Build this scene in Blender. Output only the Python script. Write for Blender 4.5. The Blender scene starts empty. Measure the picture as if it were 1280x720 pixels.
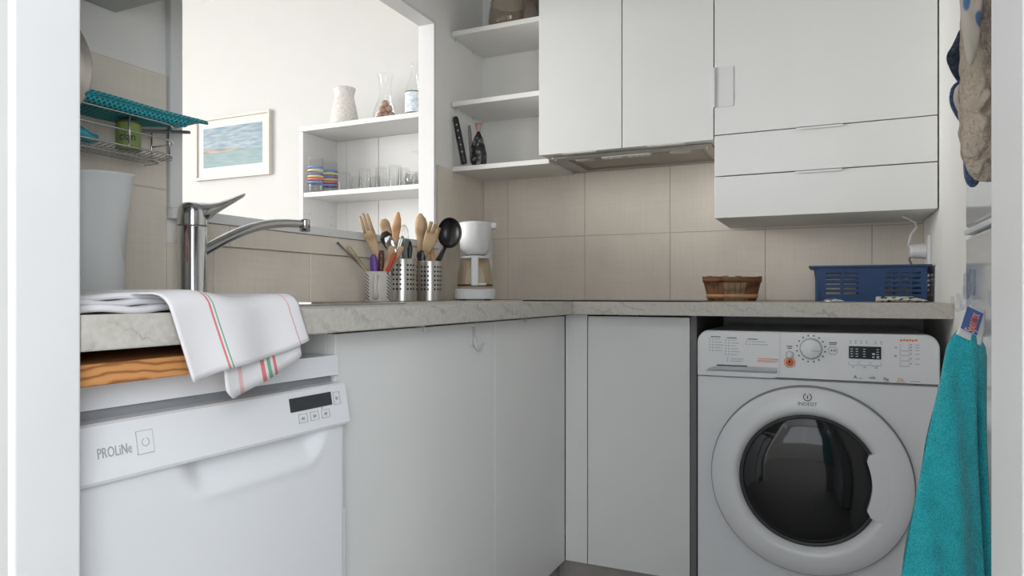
import bpy, bmesh, math, random
from mathutils import Vector, Matrix
random.seed(7)
SC = bpy.context.scene
COL = SC.collection
R = math.radians

# ------------------------------------------------------------------ camera
FPX, YAW, CAM, V0 = 869.5, .4328, Vector((1.3272, -2.5825, .9487)), 368.0
cd = bpy.data.cameras.new('camera'); cam = bpy.data.objects.new('camera', cd); COL.objects.link(cam)
cd.sensor_width = 36; cd.lens = FPX / 1280 * 36; cd.shift_y = (V0 - 360) / 1280; cd.clip_start = .02
cam.location = CAM; cam.rotation_euler = (R(90), 0, YAW)
SC.camera = cam
# ------------------------------------------------------------------ light
W = bpy.data.worlds.new('sky'); SC.world = W; W.use_nodes = True
W.node_tree.nodes['Background'].inputs[0].default_value = (.75, .87, 1, 1)
W.node_tree.nodes['Background'].inputs[1].default_value = 1.0
def area(name, loc, rot, sx, sy, power, colr):
    l = bpy.data.lights.new(name, 'AREA'); l.shape = 'RECTANGLE'; l.size = sx; l.size_y = sy; l.energy = power; l.color = colr
    o = bpy.data.objects.new(name, l); COL.objects.link(o); o.location = loc; o.rotation_euler = rot
    return o
# daylight through the windows of the living room and of the hall, plus an added fill behind the camera
area('daylight_living', (-3.62, -3.05, 1.5), (0, R(-90), 0), 1.8, 2.8, 158, (1, .98, .95))
area('daylight_hall', (2.22, -3.85, 1.5), (0, R(90), 0), 1.6, 1.9, 47, (.955, .975, 1))
area('fill_hall_front', (1.0, -5.22, 1.5), (R(90), 0, 0), 1.5, 1.6, 8, (1, .98, .95))  # fill light added behind the camera to brighten the kitchen fronts
SC.view_settings.view_transform = 'Standard'; SC.view_settings.look = 'None'
SC.view_settings.exposure = 0.32; SC.view_settings.gamma = 1; SC.view_settings.use_curve_mapping = False

# ------------------------------------------------------------------ pixel helpers
_s, _c = math.sin(YAW), math.cos(YAW)
FWD = Vector((-_s, _c, 0)); RGT = Vector((_c, _s, 0)); UP = Vector((0, 0, 1))
def at(u, v, dep):
    return CAM + FWD * dep + RGT * ((u - 640) * dep / FPX) + UP * ((V0 - v) * dep / FPX)

# ------------------------------------------------------------------ materials
def new_mat(name):
    m = bpy.data.materials.new(name); m.use_nodes = True
    nt = m.node_tree; b = nt.nodes['Principled BSDF']
    return m, nt, b
def mat(name, col, rough=.5, metal=0, var=.04, scale=8, bump=0, bscale=200, stretch=(1, 1, 1), spec=.5, coat=0, trans=0, ior=1.45, alpha=1, sheen=0, bdist=.002):
    m, nt, b = new_mat(name)
    b.inputs['Roughness'].default_value = rough; b.inputs['Metallic'].default_value = metal
    b.inputs['Specular IOR Level'].default_value = spec
    b.inputs['Coat Weight'].default_value = coat; b.inputs['Transmission Weight'].default_value = trans
    b.inputs['IOR'].default_value = ior; b.inputs['Alpha'].default_value = alpha
    b.inputs['Sheen Weight'].default_value = sheen
    c = (col[0], col[1], col[2], 1)
    tc = nt.nodes.new('ShaderNodeTexCoord'); mp = nt.nodes.new('ShaderNodeMapping'); mp.inputs['Scale'].default_value = stretch
    nt.links.new(tc.outputs['Object'], mp.inputs['Vector'])
    n = nt.nodes.new('ShaderNodeTexNoise'); n.inputs['Scale'].default_value = scale; n.inputs['Detail'].default_value = 4
    nt.links.new(mp.outputs[0], n.inputs['Vector'])
    r = nt.nodes.new('ShaderNodeValToRGB')
    r.color_ramp.elements[0].position = .3; r.color_ramp.elements[1].position = .7
    r.color_ramp.elements[0].color = tuple(x * (1 - var) for x in c[:3]) + (1,)
    r.color_ramp.elements[1].color = tuple(min(1, x * (1 + var)) for x in c[:3]) + (1,)
    nt.links.new(n.outputs['Fac'], r.inputs['Fac']); nt.links.new(r.outputs[0], b.inputs['Base Color'])
    if bump:
        n2 = nt.nodes.new('ShaderNodeTexNoise'); n2.inputs['Scale'].default_value = bscale
        nt.links.new(mp.outputs[0], n2.inputs['Vector'])
        bu = nt.nodes.new('ShaderNodeBump'); bu.inputs['Strength'].default_value = bump; bu.inputs['Distance'].default_value = bdist
        nt.links.new(n2.outputs['Fac'], bu.inputs['Height']); nt.links.new(bu.outputs[0], b.inputs['Normal'])
    return m
def node(nt, kind, **kw):
    n = nt.nodes.new(kind)
    for k, v in kw.items(): setattr(n, k, v)
    return n
def ramp(nt, fac, stops):
    r = nt.nodes.new('ShaderNodeValToRGB'); e = r.color_ramp.elements
    while len(e) < len(stops): e.new(.5)
    for i, (p, c) in enumerate(stops): e[i].position = p; e[i].color = (c[0], c[1], c[2], 1)
    nt.links.new(fac, r.inputs['Fac']); return r.outputs[0]
def tile_mat(name, col, rnd=True):          # linen-look ceramic: crossed fine threads
    m, nt, b = new_mat(name); b.inputs['Roughness'].default_value = .38
    tc = node(nt, 'ShaderNodeTexCoord'); fac = []
    for st in ((6, 6, 260), (260, 260, 6)):
        mp = node(nt, 'ShaderNodeMapping'); mp.inputs['Scale'].default_value = st
        nt.links.new(tc.outputs['Object'], mp.inputs['Vector'])
        n = node(nt, 'ShaderNodeTexNoise'); n.inputs['Scale'].default_value = 1; n.inputs['Detail'].default_value = 3
        nt.links.new(mp.outputs[0], n.inputs['Vector']); fac.append(n.outputs['Fac'])
    a = node(nt, 'ShaderNodeMath', operation='ADD'); nt.links.new(fac[0], a.inputs[0]); nt.links.new(fac[1], a.inputs[1])
    n3 = node(nt, 'ShaderNodeTexNoise'); n3.inputs['Scale'].default_value = 9; nt.links.new(tc.outputs['Object'], n3.inputs['Vector'])
    a2 = node(nt, 'ShaderNodeMath', operation='ADD'); nt.links.new(a.outputs[0], a2.inputs[0]); nt.links.new(n3.outputs['Fac'], a2.inputs[1])
    a3 = node(nt, 'ShaderNodeMath', operation='MULTIPLY'); nt.links.new(a2.outputs[0], a3.inputs[0]); a3.inputs[1].default_value = .3333
    o = ramp(nt, a3.outputs[0], [(.36, [x * .93 for x in col]), (.64, [min(1, x * 1.06) for x in col])])
    nt.links.new(o, b.inputs['Base Color'])
    bu = node(nt, 'ShaderNodeBump'); bu.inputs['Strength'].default_value = .06; bu.inputs['Distance'].default_value = .001
    nt.links.new(a.outputs[0], bu.inputs['Height']); nt.links.new(bu.outputs[0], b.inputs['Normal'])
    return m
def worktop_mat(name, col, vein, rot):
    m, nt, b = new_mat(name); b.inputs['Roughness'].default_value = .45
    tc = node(nt, 'ShaderNodeTexCoord'); mp = node(nt, 'ShaderNodeMapping'); mp.inputs['Rotation'].default_value = rot
    mp.inputs['Scale'].default_value = (1, 1, 1); nt.links.new(tc.outputs['Object'], mp.inputs['Vector'])
    n0 = node(nt, 'ShaderNodeTexNoise'); n0.inputs['Scale'].default_value = 120; n0.inputs['Detail'].default_value = 4
    nt.links.new(tc.outputs['Object'], n0.inputs['Vector'])
    w = node(nt, 'ShaderNodeTexWave', wave_type='BANDS', bands_direction='Z'); w.inputs['Scale'].default_value = 9; w.inputs['Distortion'].default_value = 7
    w.inputs['Detail'].default_value = 4; w.inputs['Detail Scale'].default_value = 2.2; w.inputs['Detail Roughness'].default_value = .65
    nt.links.new(mp.outputs[0], w.inputs['Vector'])
    v = ramp(nt, w.outputs['Fac'], [(0, (1, 1, 1)), (.035, (.5, .5, .5)), (.10, (0, 0, 0))])
    nm = node(nt, 'ShaderNodeTexNoise'); nm.inputs['Scale'].default_value = 14; nt.links.new(tc.outputs['Object'], nm.inputs['Vector'])
    mul = node(nt, 'ShaderNodeMath', operation='MULTIPLY'); nt.links.new(v, mul.inputs[0])
    rr = ramp(nt, nm.outputs['Fac'], [(.40, (0, 0, 0)), (.62, (.5, .5, .5))]); nt.links.new(rr, mul.inputs[1])
    base = ramp(nt, n0.outputs['Fac'], [(.3, [x * .9 for x in col]), (.7, [min(1, x * 1.07) for x in col])])
    mx = node(nt, 'ShaderNodeMix', data_type='RGBA'); nt.links.new(mul.outputs[0], mx.inputs[0]); nt.links.new(base, mx.inputs[6]); mx.inputs[7].default_value = (*vein, 1)
    nt.links.new(mx.outputs[2], b.inputs['Base Color'])
    return m
def wood_mat(name, c1, c2, scale=6, stretch=(1, 1, 1), dist=6, rough=.55):
    m, nt, b = new_mat(name); b.inputs['Roughness'].default_value = rough
    tc = node(nt, 'ShaderNodeTexCoord'); mp = node(nt, 'ShaderNodeMapping'); mp.inputs['Scale'].default_value = stretch
    nt.links.new(tc.outputs['Object'], mp.inputs['Vector'])
    w = node(nt, 'ShaderNodeTexWave', wave_type='BANDS', bands_direction='Z'); w.inputs['Scale'].default_value = scale; w.inputs['Distortion'].default_value = dist; w.inputs['Detail'].default_value = 3
    nt.links.new(mp.outputs[0], w.inputs['Vector'])
    o = ramp(nt, w.outputs['Fac'], [(0, c2), (.35, c1), (1, [min(1, x * 1.1) for x in c1])])
    nt.links.new(o, b.inputs['Base Color']); return m
def terry_mat(name, c1, c2, scale=420):
    m, nt, b = new_mat(name); b.inputs['Roughness'].default_value = .95; b.inputs['Sheen Weight'].default_value = .3
    tc = node(nt, 'ShaderNodeTexCoord')
    v = node(nt, 'ShaderNodeTexVoronoi'); v.inputs['Scale'].default_value = scale; nt.links.new(tc.outputs['Object'], v.inputs['Vector'])
    o = ramp(nt, v.outputs['Distance'], [(.1, c1), (.75, c2)])
    n = node(nt, 'ShaderNodeTexNoise'); n.inputs['Scale'].default_value = 45; n.inputs['Detail'].default_value = 3; nt.links.new(tc.outputs['Object'], n.inputs['Vector'])
    g = ramp(nt, n.outputs['Fac'], [(.3, (.78, .8, .8)), (.7, (1.0, 1.0, 1.0))])
    mx = node(nt, 'ShaderNodeMix', data_type='RGBA', blend_type='MULTIPLY'); mx.inputs[0].default_value = 1
    nt.links.new(o, mx.inputs[6]); nt.links.new(g, mx.inputs[7]); nt.links.new(mx.outputs[2], b.inputs['Base Color'])
    bu = node(nt, 'ShaderNodeBump', invert=True); bu.inputs['Strength'].default_value = .8; bu.inputs['Distance'].default_value = .0015
    nt.links.new(v.outputs['Distance'], bu.inputs['Height']); nt.links.new(bu.outputs[0], b.inputs['Normal'])
    return m
def stripes_mat(name, base, stops, rough=.9, bump=.25, axis=0, fine=700):
    """stops: (position, half width, colour) bands along UV axis"""
    m, nt, b = new_mat(name); b.inputs['Roughness'].default_value = rough
    tc = node(nt, 'ShaderNodeUVMap'); sx = node(nt, 'ShaderNodeSeparateXYZ'); nt.links.new(tc.outputs[0], sx.inputs[0])
    cur = None
    for (p, h, c) in stops:
        d = node(nt, 'ShaderNodeMath', operation='SUBTRACT'); nt.links.new(sx.outputs[axis], d.inputs[0]); d.inputs[1].default_value = p
        a = node(nt, 'ShaderNodeMath', operation='ABSOLUTE'); nt.links.new(d.outputs[0], a.inputs[0])
        l = node(nt, 'ShaderNodeMath', operation='LESS_THAN'); nt.links.new(a.outputs[0], l.inputs[0]); l.inputs[1].default_value = h
        mx = node(nt, 'ShaderNodeMix', data_type='RGBA'); nt.links.new(l.outputs[0], mx.inputs[0])
        if cur is None: mx.inputs[6].default_value = (*base, 1)
        else: nt.links.new(cur, mx.inputs[6])
        mx.inputs[7].default_value = (*c, 1); cur = mx.outputs[2]
    if cur is None: b.inputs['Base Color'].default_value = (*base, 1)
    else: nt.links.new(cur, b.inputs['Base Color'])
    if bump:
        ob = node(nt, 'ShaderNodeTexCoord')
        n = node(nt, 'ShaderNodeTexNoise'); n.inputs['Scale'].default_value = fine; nt.links.new(ob.outputs['Object'], n.inputs['Vector'])
        bu = node(nt, 'ShaderNodeBump'); bu.inputs['Strength'].default_value = bump; bu.inputs['Distance'].default_value = .001
        nt.links.new(n.outputs['Fac'], bu.inputs['Height']); nt.links.new(bu.outputs[0], b.inputs['Normal'])
    return m

M = {}
M['wall'] = mat('wall_paint', (.88, .87, .84), .75, var=.02, bump=.08, bscale=120)
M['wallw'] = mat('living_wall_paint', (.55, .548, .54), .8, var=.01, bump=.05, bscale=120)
M['ceil'] = mat('ceiling_paint', (.88, .875, .86), .8, var=.01)
M['jamb'] = mat('gloss_white_paint', (.77, .77, .775), .35, var=.015, bump=.06, bscale=60)
M['floor'] = mat('grey_vinyl', (.27, .25, .23), .55, var=.12, scale=30)
M['floorliv'] = mat('wood_floor', (.45, .38, .30), .5, var=.12, scale=5, stretch=(1, 12, 1))
M['lam'] = mat('white_laminate', (.82, .825, .815), .33, var=.01, bump=.03, bscale=300)
M['lamin'] = mat('carcass_white', (.78, .78, .76), .5, var=.02)
M['shelf'] = mat('shelf_white', (.82, .815, .795), .45, var=.015)
M['plinth'] = mat('plinth_grey', (.33, .31, .29), .6, var=.1)
M['panelgrey'] = mat('grey_side_panel', (.17, .17, .165), .5, var=.05)
M['tile'] = tile_mat('linen_tile', (.78, .71, .615))
M['grout'] = mat('grout', (.56, .515, .455), .9, var=.05)
M['wtL'] = worktop_mat('worktop_grain_a', (.565, .545, .49), (.26, .24, .21), (R(14), 0, 0))
M['wtR'] = worktop_mat('worktop_grain_b', (.53, .505, .455), (.27, .245, .215), (0, R(-14), 0))
M['app'] = mat('appliance_white', (.79, .805, .83), .18, var=.008)
M['appgrey'] = mat('appliance_grey_edge', (.27, .28, .29), .4, var=.03)
M['print'] = mat('grey_print', (.07, .072, .08), .6, var=.02)
M['printl'] = mat('light_grey_print', (.38, .39, .40), .6, var=.02)
M['orange'] = mat('orange_print', (.78, .19, .05), .5, var=.02)
M['navyprint'] = mat('navy_print', (.012, .018, .06), .5)
M['lcd'] = mat('dark_display', (.035, .04, .045), .12, var=.05)
M['lcdtxt'] = mat('display_marks', (.55, .57, .60), .5)
M['glassdark'] = mat('dark_door_glass', (.012, .013, .014), .06, var=.2, coat=.3)
M['seal'] = mat('rubber_seal', (.05, .05, .055), .4, var=.1)
M['black'] = mat('black_plastic', (.016, .016, .017), .3, var=.1)
M['holeshade'] = mat('hole_shade', (.02, .02, .02), .8)
M['chrome'] = mat('chrome', (.62, .63, .64), .10, 1, var=.02)
M['steel'] = mat('brushed_steel', (.52, .51, .49), .32, 1, var=.10, scale=60, stretch=(1, 1, .02))
M['lidsteel'] = mat('lid_steel', (.50, .47, .44), .24, 1, var=.06)
M['hoodsteel'] = mat('hood_grey', (.42, .40, .36), .38, .65, var=.05)
M['hoodfil'] = mat('hood_filter', (.34, .32, .28), .45, .6, var=.06, bump=.5, bscale=500)
M['glass'] = mat('clear_glass', (.95, .97, .97), .02, var=.005, trans=1, ior=1.45)
def thin_glass(name, tint, refl=.9):
    m, nt, b = new_mat(name); nt.nodes.remove(b); out = nt.nodes['Material Output']
    tr = node(nt, 'ShaderNodeBsdfTransparent'); tr.inputs[0].default_value = (*tint, 1)
    gl = node(nt, 'ShaderNodeBsdfGlossy'); gl.inputs['Roughness'].default_value = .03; gl.inputs['Color'].default_value = (refl, refl, refl, 1)
    lw = node(nt, 'ShaderNodeLayerWeight'); lw.inputs['Blend'].default_value = .5
    pw = node(nt, 'ShaderNodeMath', operation='POWER'); nt.links.new(lw.outputs['Facing'], pw.inputs[0]); pw.inputs[1].default_value = 3.5
    ma = node(nt, 'ShaderNodeMath', operation='MULTIPLY_ADD'); nt.links.new(pw.outputs[0], ma.inputs[0]); ma.inputs[1].default_value = .45; ma.inputs[2].default_value = .03
    mx = node(nt, 'ShaderNodeMixShader'); nt.links.new(ma.outputs[0], mx.inputs[0]); nt.links.new(tr.outputs[0], mx.inputs[1]); nt.links.new(gl.outputs[0], mx.inputs[2])
    nt.links.new(mx.outputs[0], out.inputs[0]); return m
M['glass'] = thin_glass('clear_glass', (.985, .99, .99))
M['coffeeglass'] = thin_glass('coffee_glass', (.955, .92, .86))
M['clearpl'] = thin_glass('clear_plastic', (.93, .94, .97))
M['jugglass'] = mat('smoky_glass', (.62, .54, .44), .06, var=.05, trans=.75, ior=1.45)
M['frost'] = mat('frosted_clear_plastic', (.88, .89, .91), .15, var=.02, alpha=.55)
M['jug'] = mat('jug_plastic', (.78, .80, .80), .4, var=.012)
M['pine'] = wood_mat('pine_plank', (.62, .29, .10), (.34, .13, .04), 30, (1, .35, 1), 7)
M['wood1'] = wood_mat('beech', (.52, .36, .21), (.40, .26, .14), 20, (1, 1, .2), 3)
M['wood2'] = wood_mat('warm_beech', (.60, .33, .17), (.47, .24, .11), 20, (1, 1, .2), 3)
M['wood3'] = wood_mat('grey_beech', (.40, .31, .21), (.30, .22, .14), 20, (1, 1, .2), 3)
M['slat'] = wood_mat('dark_slat_wood', (.20, .085, .035), (.10, .04, .015), 30, (1, 1, .2), 4)
M['slatl'] = wood_mat('pale_slat_wood', (.30, .20, .11), (.17, .10, .05), 90, (4, 4, .1), 4)
M['hookw'] = mat('hook_plastic', (.60, .60, .59), .3, var=.02)
M['purple'] = mat('purple_plastic', (.14, .055, .32), .4)
M['brown'] = mat('brown_handle', (.10, .035, .02), .45, var=.15)
M['red'] = mat('red_plastic', (.55, .06, .03), .4)
M['grey'] = mat('grey_plastic', (.16, .16, .165), .4)
M['white'] = mat('white_plastic', (.78, .785, .79), .35, var=.01)
M['cupw'] = mat('cup_ceramic', (.62, .59, .56), .3, var=.015)
M['coffee'] = mat('brown_residue', (.10, .045, .015), .3)
M['bluepl'] = mat('navy_plastic', (.022, .062, .165), .42, var=.06)
M['cream'] = mat('cream_paper', (.72, .69, .62), .7, var=.06)
M['foil'] = mat('silver_foil', (.75, .76, .80), .25, .7, var=.2, scale=60)
M['teal'] = terry_mat('teal_terry', (.022, .56, .63), (.012, .36, .42), 620)
M['tealm'] = None
M['quilt'] = mat('beige_quilt', (.46, .385, .31), .95, var=.10, scale=40, bump=.9, bscale=110, bdist=.012)
M['quiltpat'] = mat('cream_patterned', (.52, .47, .41), .95, var=.16, scale=60, bump=.4, bscale=260)
M['bluecl'] = terry_mat('blue_cloth', (.06, .115, .25), (.03, .055, .13), 300)
M['navy'] = terry_mat('dark_navy_cloth', (.030, .045, .085), (.010, .014, .028), 260)
M['gloss'] = mat('gloss_fridge_white', (.70, .715, .74), .07, var=.006, coat=.4)
M['fridgetrim'] = mat('fridge_trim', (.85, .86, .87), .3)
M['sponge'] = mat('blue_packet', (.05, .38, .52), .3, var=.25, scale=40)
M['green'] = mat('green_tin', (.24, .31, .09), .35, var=.12, scale=20)
M['label'] = mat('white_label', (.80, .80, .80), .5)
M['labelblue'] = mat('label_blue', (.08, .14, .36), .5)
M['labelred'] = mat('label_red', (.80, .13, .05), .5)
M['nuts'] = mat('walnut_brown', (.34, .19, .13), .7, var=.25, scale=50)
M['vase'] = mat('speckled_white_glass', (.60, .575, .555), .35, var=.18, scale=150, bump=.3, bscale=180)
M['hob'] = mat('black_hob_glass', (.012, .012, .013), .06)
M['sea'] = None

# ------------------------------------------------------------------ mesh builder
class MB:
    def __init__(s): s.v = []; s.f = []; s.sm = []; s.uv = {}
    def _bm(s, bm, smooth=False):
        o = len(s.v); bm.verts.index_update()
        s.v += [v.co.copy() for v in bm.verts]
        for f in bm.faces: s.f.append([o + v.index for v in f.verts]); s.sm.append(smooth)
        bm.free(); return s
    def box(s, x0, x1, y0, y1, z0, z1, b=0, seg=2):
        bm = bmesh.new(); bmesh.ops.create_cube(bm, size=1)
        for v in bm.verts:
            v.co = Vector(((x0 + x1) / 2 + v.co.x * (x1 - x0), (y0 + y1) / 2 + v.co.y * (y1 - y0), (z0 + z1) / 2 + v.co.z * (z1 - z0)))
        if b: bmesh.ops.bevel(bm, geom=list(bm.edges), offset=b, segments=seg, affect='EDGES', profile=.5)
        return s._bm(bm)
    def prism(s, pts, axis, a, b, bev=0, smooth=False):
        """pts: 2D outline in the two other axes (x,y,z order); extruded along axis from a to b"""
        bm = bmesh.new()
        def P(p, t):
            return Vector({'x': (t, p[0], p[1]), 'y': (p[0], t, p[1]), 'z': (p[0], p[1], t)}[axis])
        A = [bm.verts.new(P(p, a)) for p in pts]; B = [bm.verts.new(P(p, b)) for p in pts]
        n = len(pts); bm.faces.new(A); bm.faces.new(B[::-1])
        for i in range(n): bm.faces.new((A[i], B[i], B[(i + 1) % n], A[(i + 1) % n]))
        bmesh.ops.recalc_face_normals(bm, faces=bm.faces)
        if bev:
            ed = [e for e in bm.edges if e.is_boundary or (len(e.link_faces) == 2 and (len(e.link_faces[0].verts) > 4 or len(e.link_faces[1].verts) > 4))]
            bmesh.ops.bevel(bm, geom=ed, offset=bev, segments=2, affect='EDGES', profile=.5)
        return s._bm(bm, smooth)
    def lathe(s, prof, c=(0, 0, 0), seg=32, axis='z', a0=0, a1=2 * math.pi, mod=None):
        o = len(s.v); full = abs(a1 - a0 - 2 * math.pi) < 1e-6; n = seg if full else seg + 1; c = Vector(c)
        for (r, z) in prof:
            for i in range(n):
                t = a0 + (a1 - a0) * i / seg
                p = Vector((r * math.cos(t), r * math.sin(t), z))
                if mod: p = mod(p, t, r, z)
                if axis == 'y': p = Vector((p.x, p.z, -p.y))
                elif axis == 'x': p = Vector((p.z, p.x, p.y))
                s.v.append(c + p)
        for j in range(len(prof) - 1):
            for i in range(seg):
                k = (i + 1) % n if full else i + 1
                s.f.append([o + j * n + i, o + j * n + k, o + (j + 1) * n + k, o + (j + 1) * n + i]); s.sm.append(True)
        return s
    def cyl(s, p0, p1, r, seg=16, r2=None):
        p0, p1 = Vector(p0), Vector(p1); d = (p1 - p0).normalized(); r2 = r if r2 is None else r2
        a = d.orthogonal().normalized(); b = d.cross(a); o = len(s.v)
        for (p, rr) in ((p0, r), (p1, r2)):
            for i in range(seg):
                t = 2 * math.pi * i / seg; s.v.append(p + (a * math.cos(t) + b * math.sin(t)) * rr)
        for i in range(seg): s.f.append([o + i, o + (i + 1) % seg, o + seg + (i + 1) % seg, o + seg + i]); s.sm.append(True)
        s.f.append([o + i for i in range(seg)][::-1]); s.sm.append(False)
        s.f.append([o + seg + i for i in range(seg)]); s.sm.append(False)
        return s
    def tube(s, pts, r, seg=8, closed=False):
        pts = [Vector(p) for p in pts]; n = len(pts); o = len(s.v); nr = None
        for i, p in enumerate(pts):
            if closed: d = (pts[(i + 1) % n] - pts[i - 1]).normalized()
            else: d = (pts[min(i + 1, n - 1)] - pts[max(i - 1, 0)]).normalized()
            nr = d.orthogonal().normalized() if nr is None else (nr - d * nr.dot(d)).normalized()
            b = d.cross(nr); rr = r[i] if isinstance(r, (list, tuple)) else r
            for k in range(seg):
                t = 2 * math.pi * k / seg; s.v.append(p + (nr * math.cos(t) + b * math.sin(t)) * rr)
        for i in range(n if closed else n - 1):
            j = (i + 1) % n
            for k in range(seg): s.f.append([o + i * seg + k, o + i * seg + (k + 1) % seg, o + j * seg + (k + 1) % seg, o + j * seg + k]); s.sm.append(True)
        if not closed:
            s.f.append([o + k for k in range(seg)][::-1]); s.sm.append(False)
            s.f.append([o + (n - 1) * seg + k for k in range(seg)]); s.sm.append(False)
        return s
    def strip(s, P0, P1, prof, th, nrm, seg=10, bend=0):
        """flat tapering bar from P0 to P1; prof = (t, half width[, half thickness]); nrm = thickness direction"""
        P0, P1 = Vector(P0), Vector(P1); d = (P1 - P0); n = Vector(nrm); n = (n - d.normalized() * n.dot(d.normalized())).normalized()
        w = d.normalized().cross(n); o = len(s.v)
        for q in prof:
            t, hw = q[0], q[1]; ht = q[2] if len(q) > 2 else th / 2
            c = P0 + d * t + n * bend * math.sin(t * math.pi)
            for k in range(seg):
                a = 2 * math.pi * k / seg; s.v.append(c + w * hw * math.cos(a) + n * ht * math.sin(a))
        for i in range(len(prof) - 1):
            for k in range(seg): s.f.append([o + i * seg + k, o + i * seg + (k + 1) % seg, o + (i + 1) * seg + (k + 1) % seg, o + (i + 1) * seg + k]); s.sm.append(True)
        s.f.append([o + k for k in range(seg)][::-1]); s.sm.append(False)
        m = (len(prof) - 1) * seg; s.f.append([o + m + k for k in range(seg)]); s.sm.append(False)
        return s
    def grid(s, fn, nu, nv, smooth=True):
        o = len(s.v)
        for j in range(nv + 1):
            for i in range(nu + 1):
                s.uv[len(s.v)] = (i / nu, j / nv); s.v.append(Vector(fn(i / nu, j / nv)))
        for j in range(nv):
            for i in range(nu):
                a = o + j * (nu + 1) + i; s.f.append([a, a + 1, a + nu + 2, a + nu + 1]); s.sm.append(smooth)
        return s
    def sphere(s, c, r, sc=(1, 1, 1), seg=16):
        n = seg // 2; prof = [(r * math.sin(math.pi * j / n), -r * math.cos(math.pi * j / n)) for j in range(n + 1)]
        return s.lathe(prof, c, seg, mod=lambda p, t, rr, z: Vector((p.x * sc[0], p.y * sc[1], p.z * sc[2])))
    def build(s, name, m, parent=None, local=False, solid=0, sub=0):
        me = bpy.data.meshes.new(name)
        vs = s.v
        if parent is not None and not local:
            inv = rootmat(parent).inverted(); vs = [inv @ v for v in vs]
        me.from_pydata([tuple(v) for v in vs], [], s.f); me.update()
        me.polygons.foreach_set('use_smooth', s.sm)
        if s.uv:
            ul = me.uv_layers.new(name='uv')
            for l in me.loops: ul.data[l.index].uv = s.uv.get(l.vertex_index, (0, 0))
        bm = bmesh.new(); bm.from_mesh(me); bmesh.ops.remove_doubles(bm, verts=bm.verts, dist=1e-6)
        bmesh.ops.recalc_face_normals(bm, faces=bm.faces); bm.to_mesh(me); bm.free()
        o = bpy.data.objects.new(name, me); COL.objects.link(o); me.materials.append(M[m] if isinstance(m, str) else m)
        if parent is not None: o.parent = parent
        if solid:
            d = o.modifiers.new('solid', 'SOLIDIFY'); d.thickness = solid; d.offset = 0
        if sub:
            d = o.modifiers.new('sub', 'SUBSURF'); d.levels = d.render_levels = sub
        return o
def rootmat(o):
    m = Matrix.Identity(4)
    while o is not None:
        m = Matrix.Translation(o.location) @ Matrix.Rotation(o.rotation_euler.z, 4, 'Z') @ m; o = o.parent
    return m
def tag(o, label=None, cat=None, group=None, kind=None):
    if label: o['label'] = label
    if cat: o['category'] = cat
    if group: o['group'] = group
    if kind: o['kind'] = kind
    return o
def thing(name, label, cat, loc, rz=0, group=None):
    o = bpy.data.objects.new(name, None); o.empty_display_size = .05; COL.objects.link(o)
    o.location = loc; o.rotation_euler = (0, 0, rz); return tag(o, label, cat, group)
def struct(name, mb, m, **kw): return tag(mb.build(name, m, **kw), kind='structure')
def box(*a, **k): return MB().box(*a, **k)
def text(s, size, org, xd, yd, m, parent, name, align='LEFT', ext=.0003, local=False, sx=1.0):
    c = bpy.data.curves.new(name, 'FONT'); c.body = s; c.size = size; c.extrude = ext; c.align_x = align; c.resolution_u = 3
    o = bpy.data.objects.new(name, c); COL.objects.link(o)
    dg = bpy.context.evaluated_depsgraph_get(); dg.update()
    me = bpy.data.meshes.new_from_object(o.evaluated_get(dg)); bpy.data.objects.remove(o); bpy.data.curves.remove(c)
    xd, yd = Vector(xd).normalized(), Vector(yd).normalized(); zd = xd.cross(yd); org = Vector(org)
    inv = Matrix.Identity(4) if local else rootmat(parent).inverted()
    for v in me.vertices: v.co = inv @ (org + xd * v.co.x * sx + yd * v.co.y + zd * v.co.z)
    me.materials.clear(); me.materials.append(M[m]); me.update()
    t = bpy.data.objects.new(name, me); COL.objects.link(t); t.parent = parent; return t
def arc(cx, cz, r, a0, a1, n): return [(cx + r * math.cos(R(a0 + (a1 - a0) * i / n)), cz + r * math.sin(R(a0 + (a1 - a0) * i / n))) for i in range(n + 1)]
def rrect(x0, x1, z0, z1, r, n=6, rb=None):
    rb = r if rb is None else rb
    p = arc(x1 - r, z1 - r, r, 0, 90, n) + arc(x0 + r, z1 - r, r, 90, 180, n)
    if rb: p += arc(x0 + rb, z0 + rb, rb, 180, 270, n) + arc(x1 - rb, z0 + rb, rb, 270, 360, n)
    else: p += [(x0, z0), (x1, z0)]
    return p

# ================================================================== the setting
WX, WT = 1.59, .058           # right wall, thickness of the thin walls
CT, CB = .927, .889           # worktop top and underside
H = 2.45
struct('floor', box(-3.6, 2.2, -5.2, 0.0, -.05, 0), 'floor')
struct('ceiling', box(-3.7, 2.3, -5.3, .1, H, H + .08), 'ceil')
wall_back = struct('wall_back', box(-WT, 2.3, 0, .1, 0, H), 'wall')
struct('wall_living', box(-3.7, -WT, 0, .1, 0, H), 'wallw')
# left wall with the pass-through opening
OY0, OY1, OZ0, OZ1 = -1.487, -.395, 1.126, 1.94
m = MB(); a_, b_ = OY0 - .031, OY1 + .012
m.box(-WT, 0, -2.12, a_, 0, H); m.box(-WT, 0, b_, 0, 0, H); m.box(-WT, 0, a_, b_, 0, OZ0 - .012); m.box(-WT, 0, a_, b_, OZ1 + .0121, H)
wall_left = struct('wall_left', m, 'wall')
m = MB(); m.box(WX, WX + .06, -1.44, 0, 0, H); m.box(WX, 2.2, -1.44, -1.40, 0, H)
struct('wall_right', m, 'wall')
m = MB(); m.box(0.0, .612, -2.180, -2.12, 0, H); m.box(1.417, 2.2, -2.185, -2.12, 0, H); m.box(.612, 1.417, -2.185, -2.12, 2.1, H)
struct('wall_partition', m, mat('shaded_wall_paint', (.50, .50, .49), .8, var=.02))  # shade on the hall face is put into this darker wall colour
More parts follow.
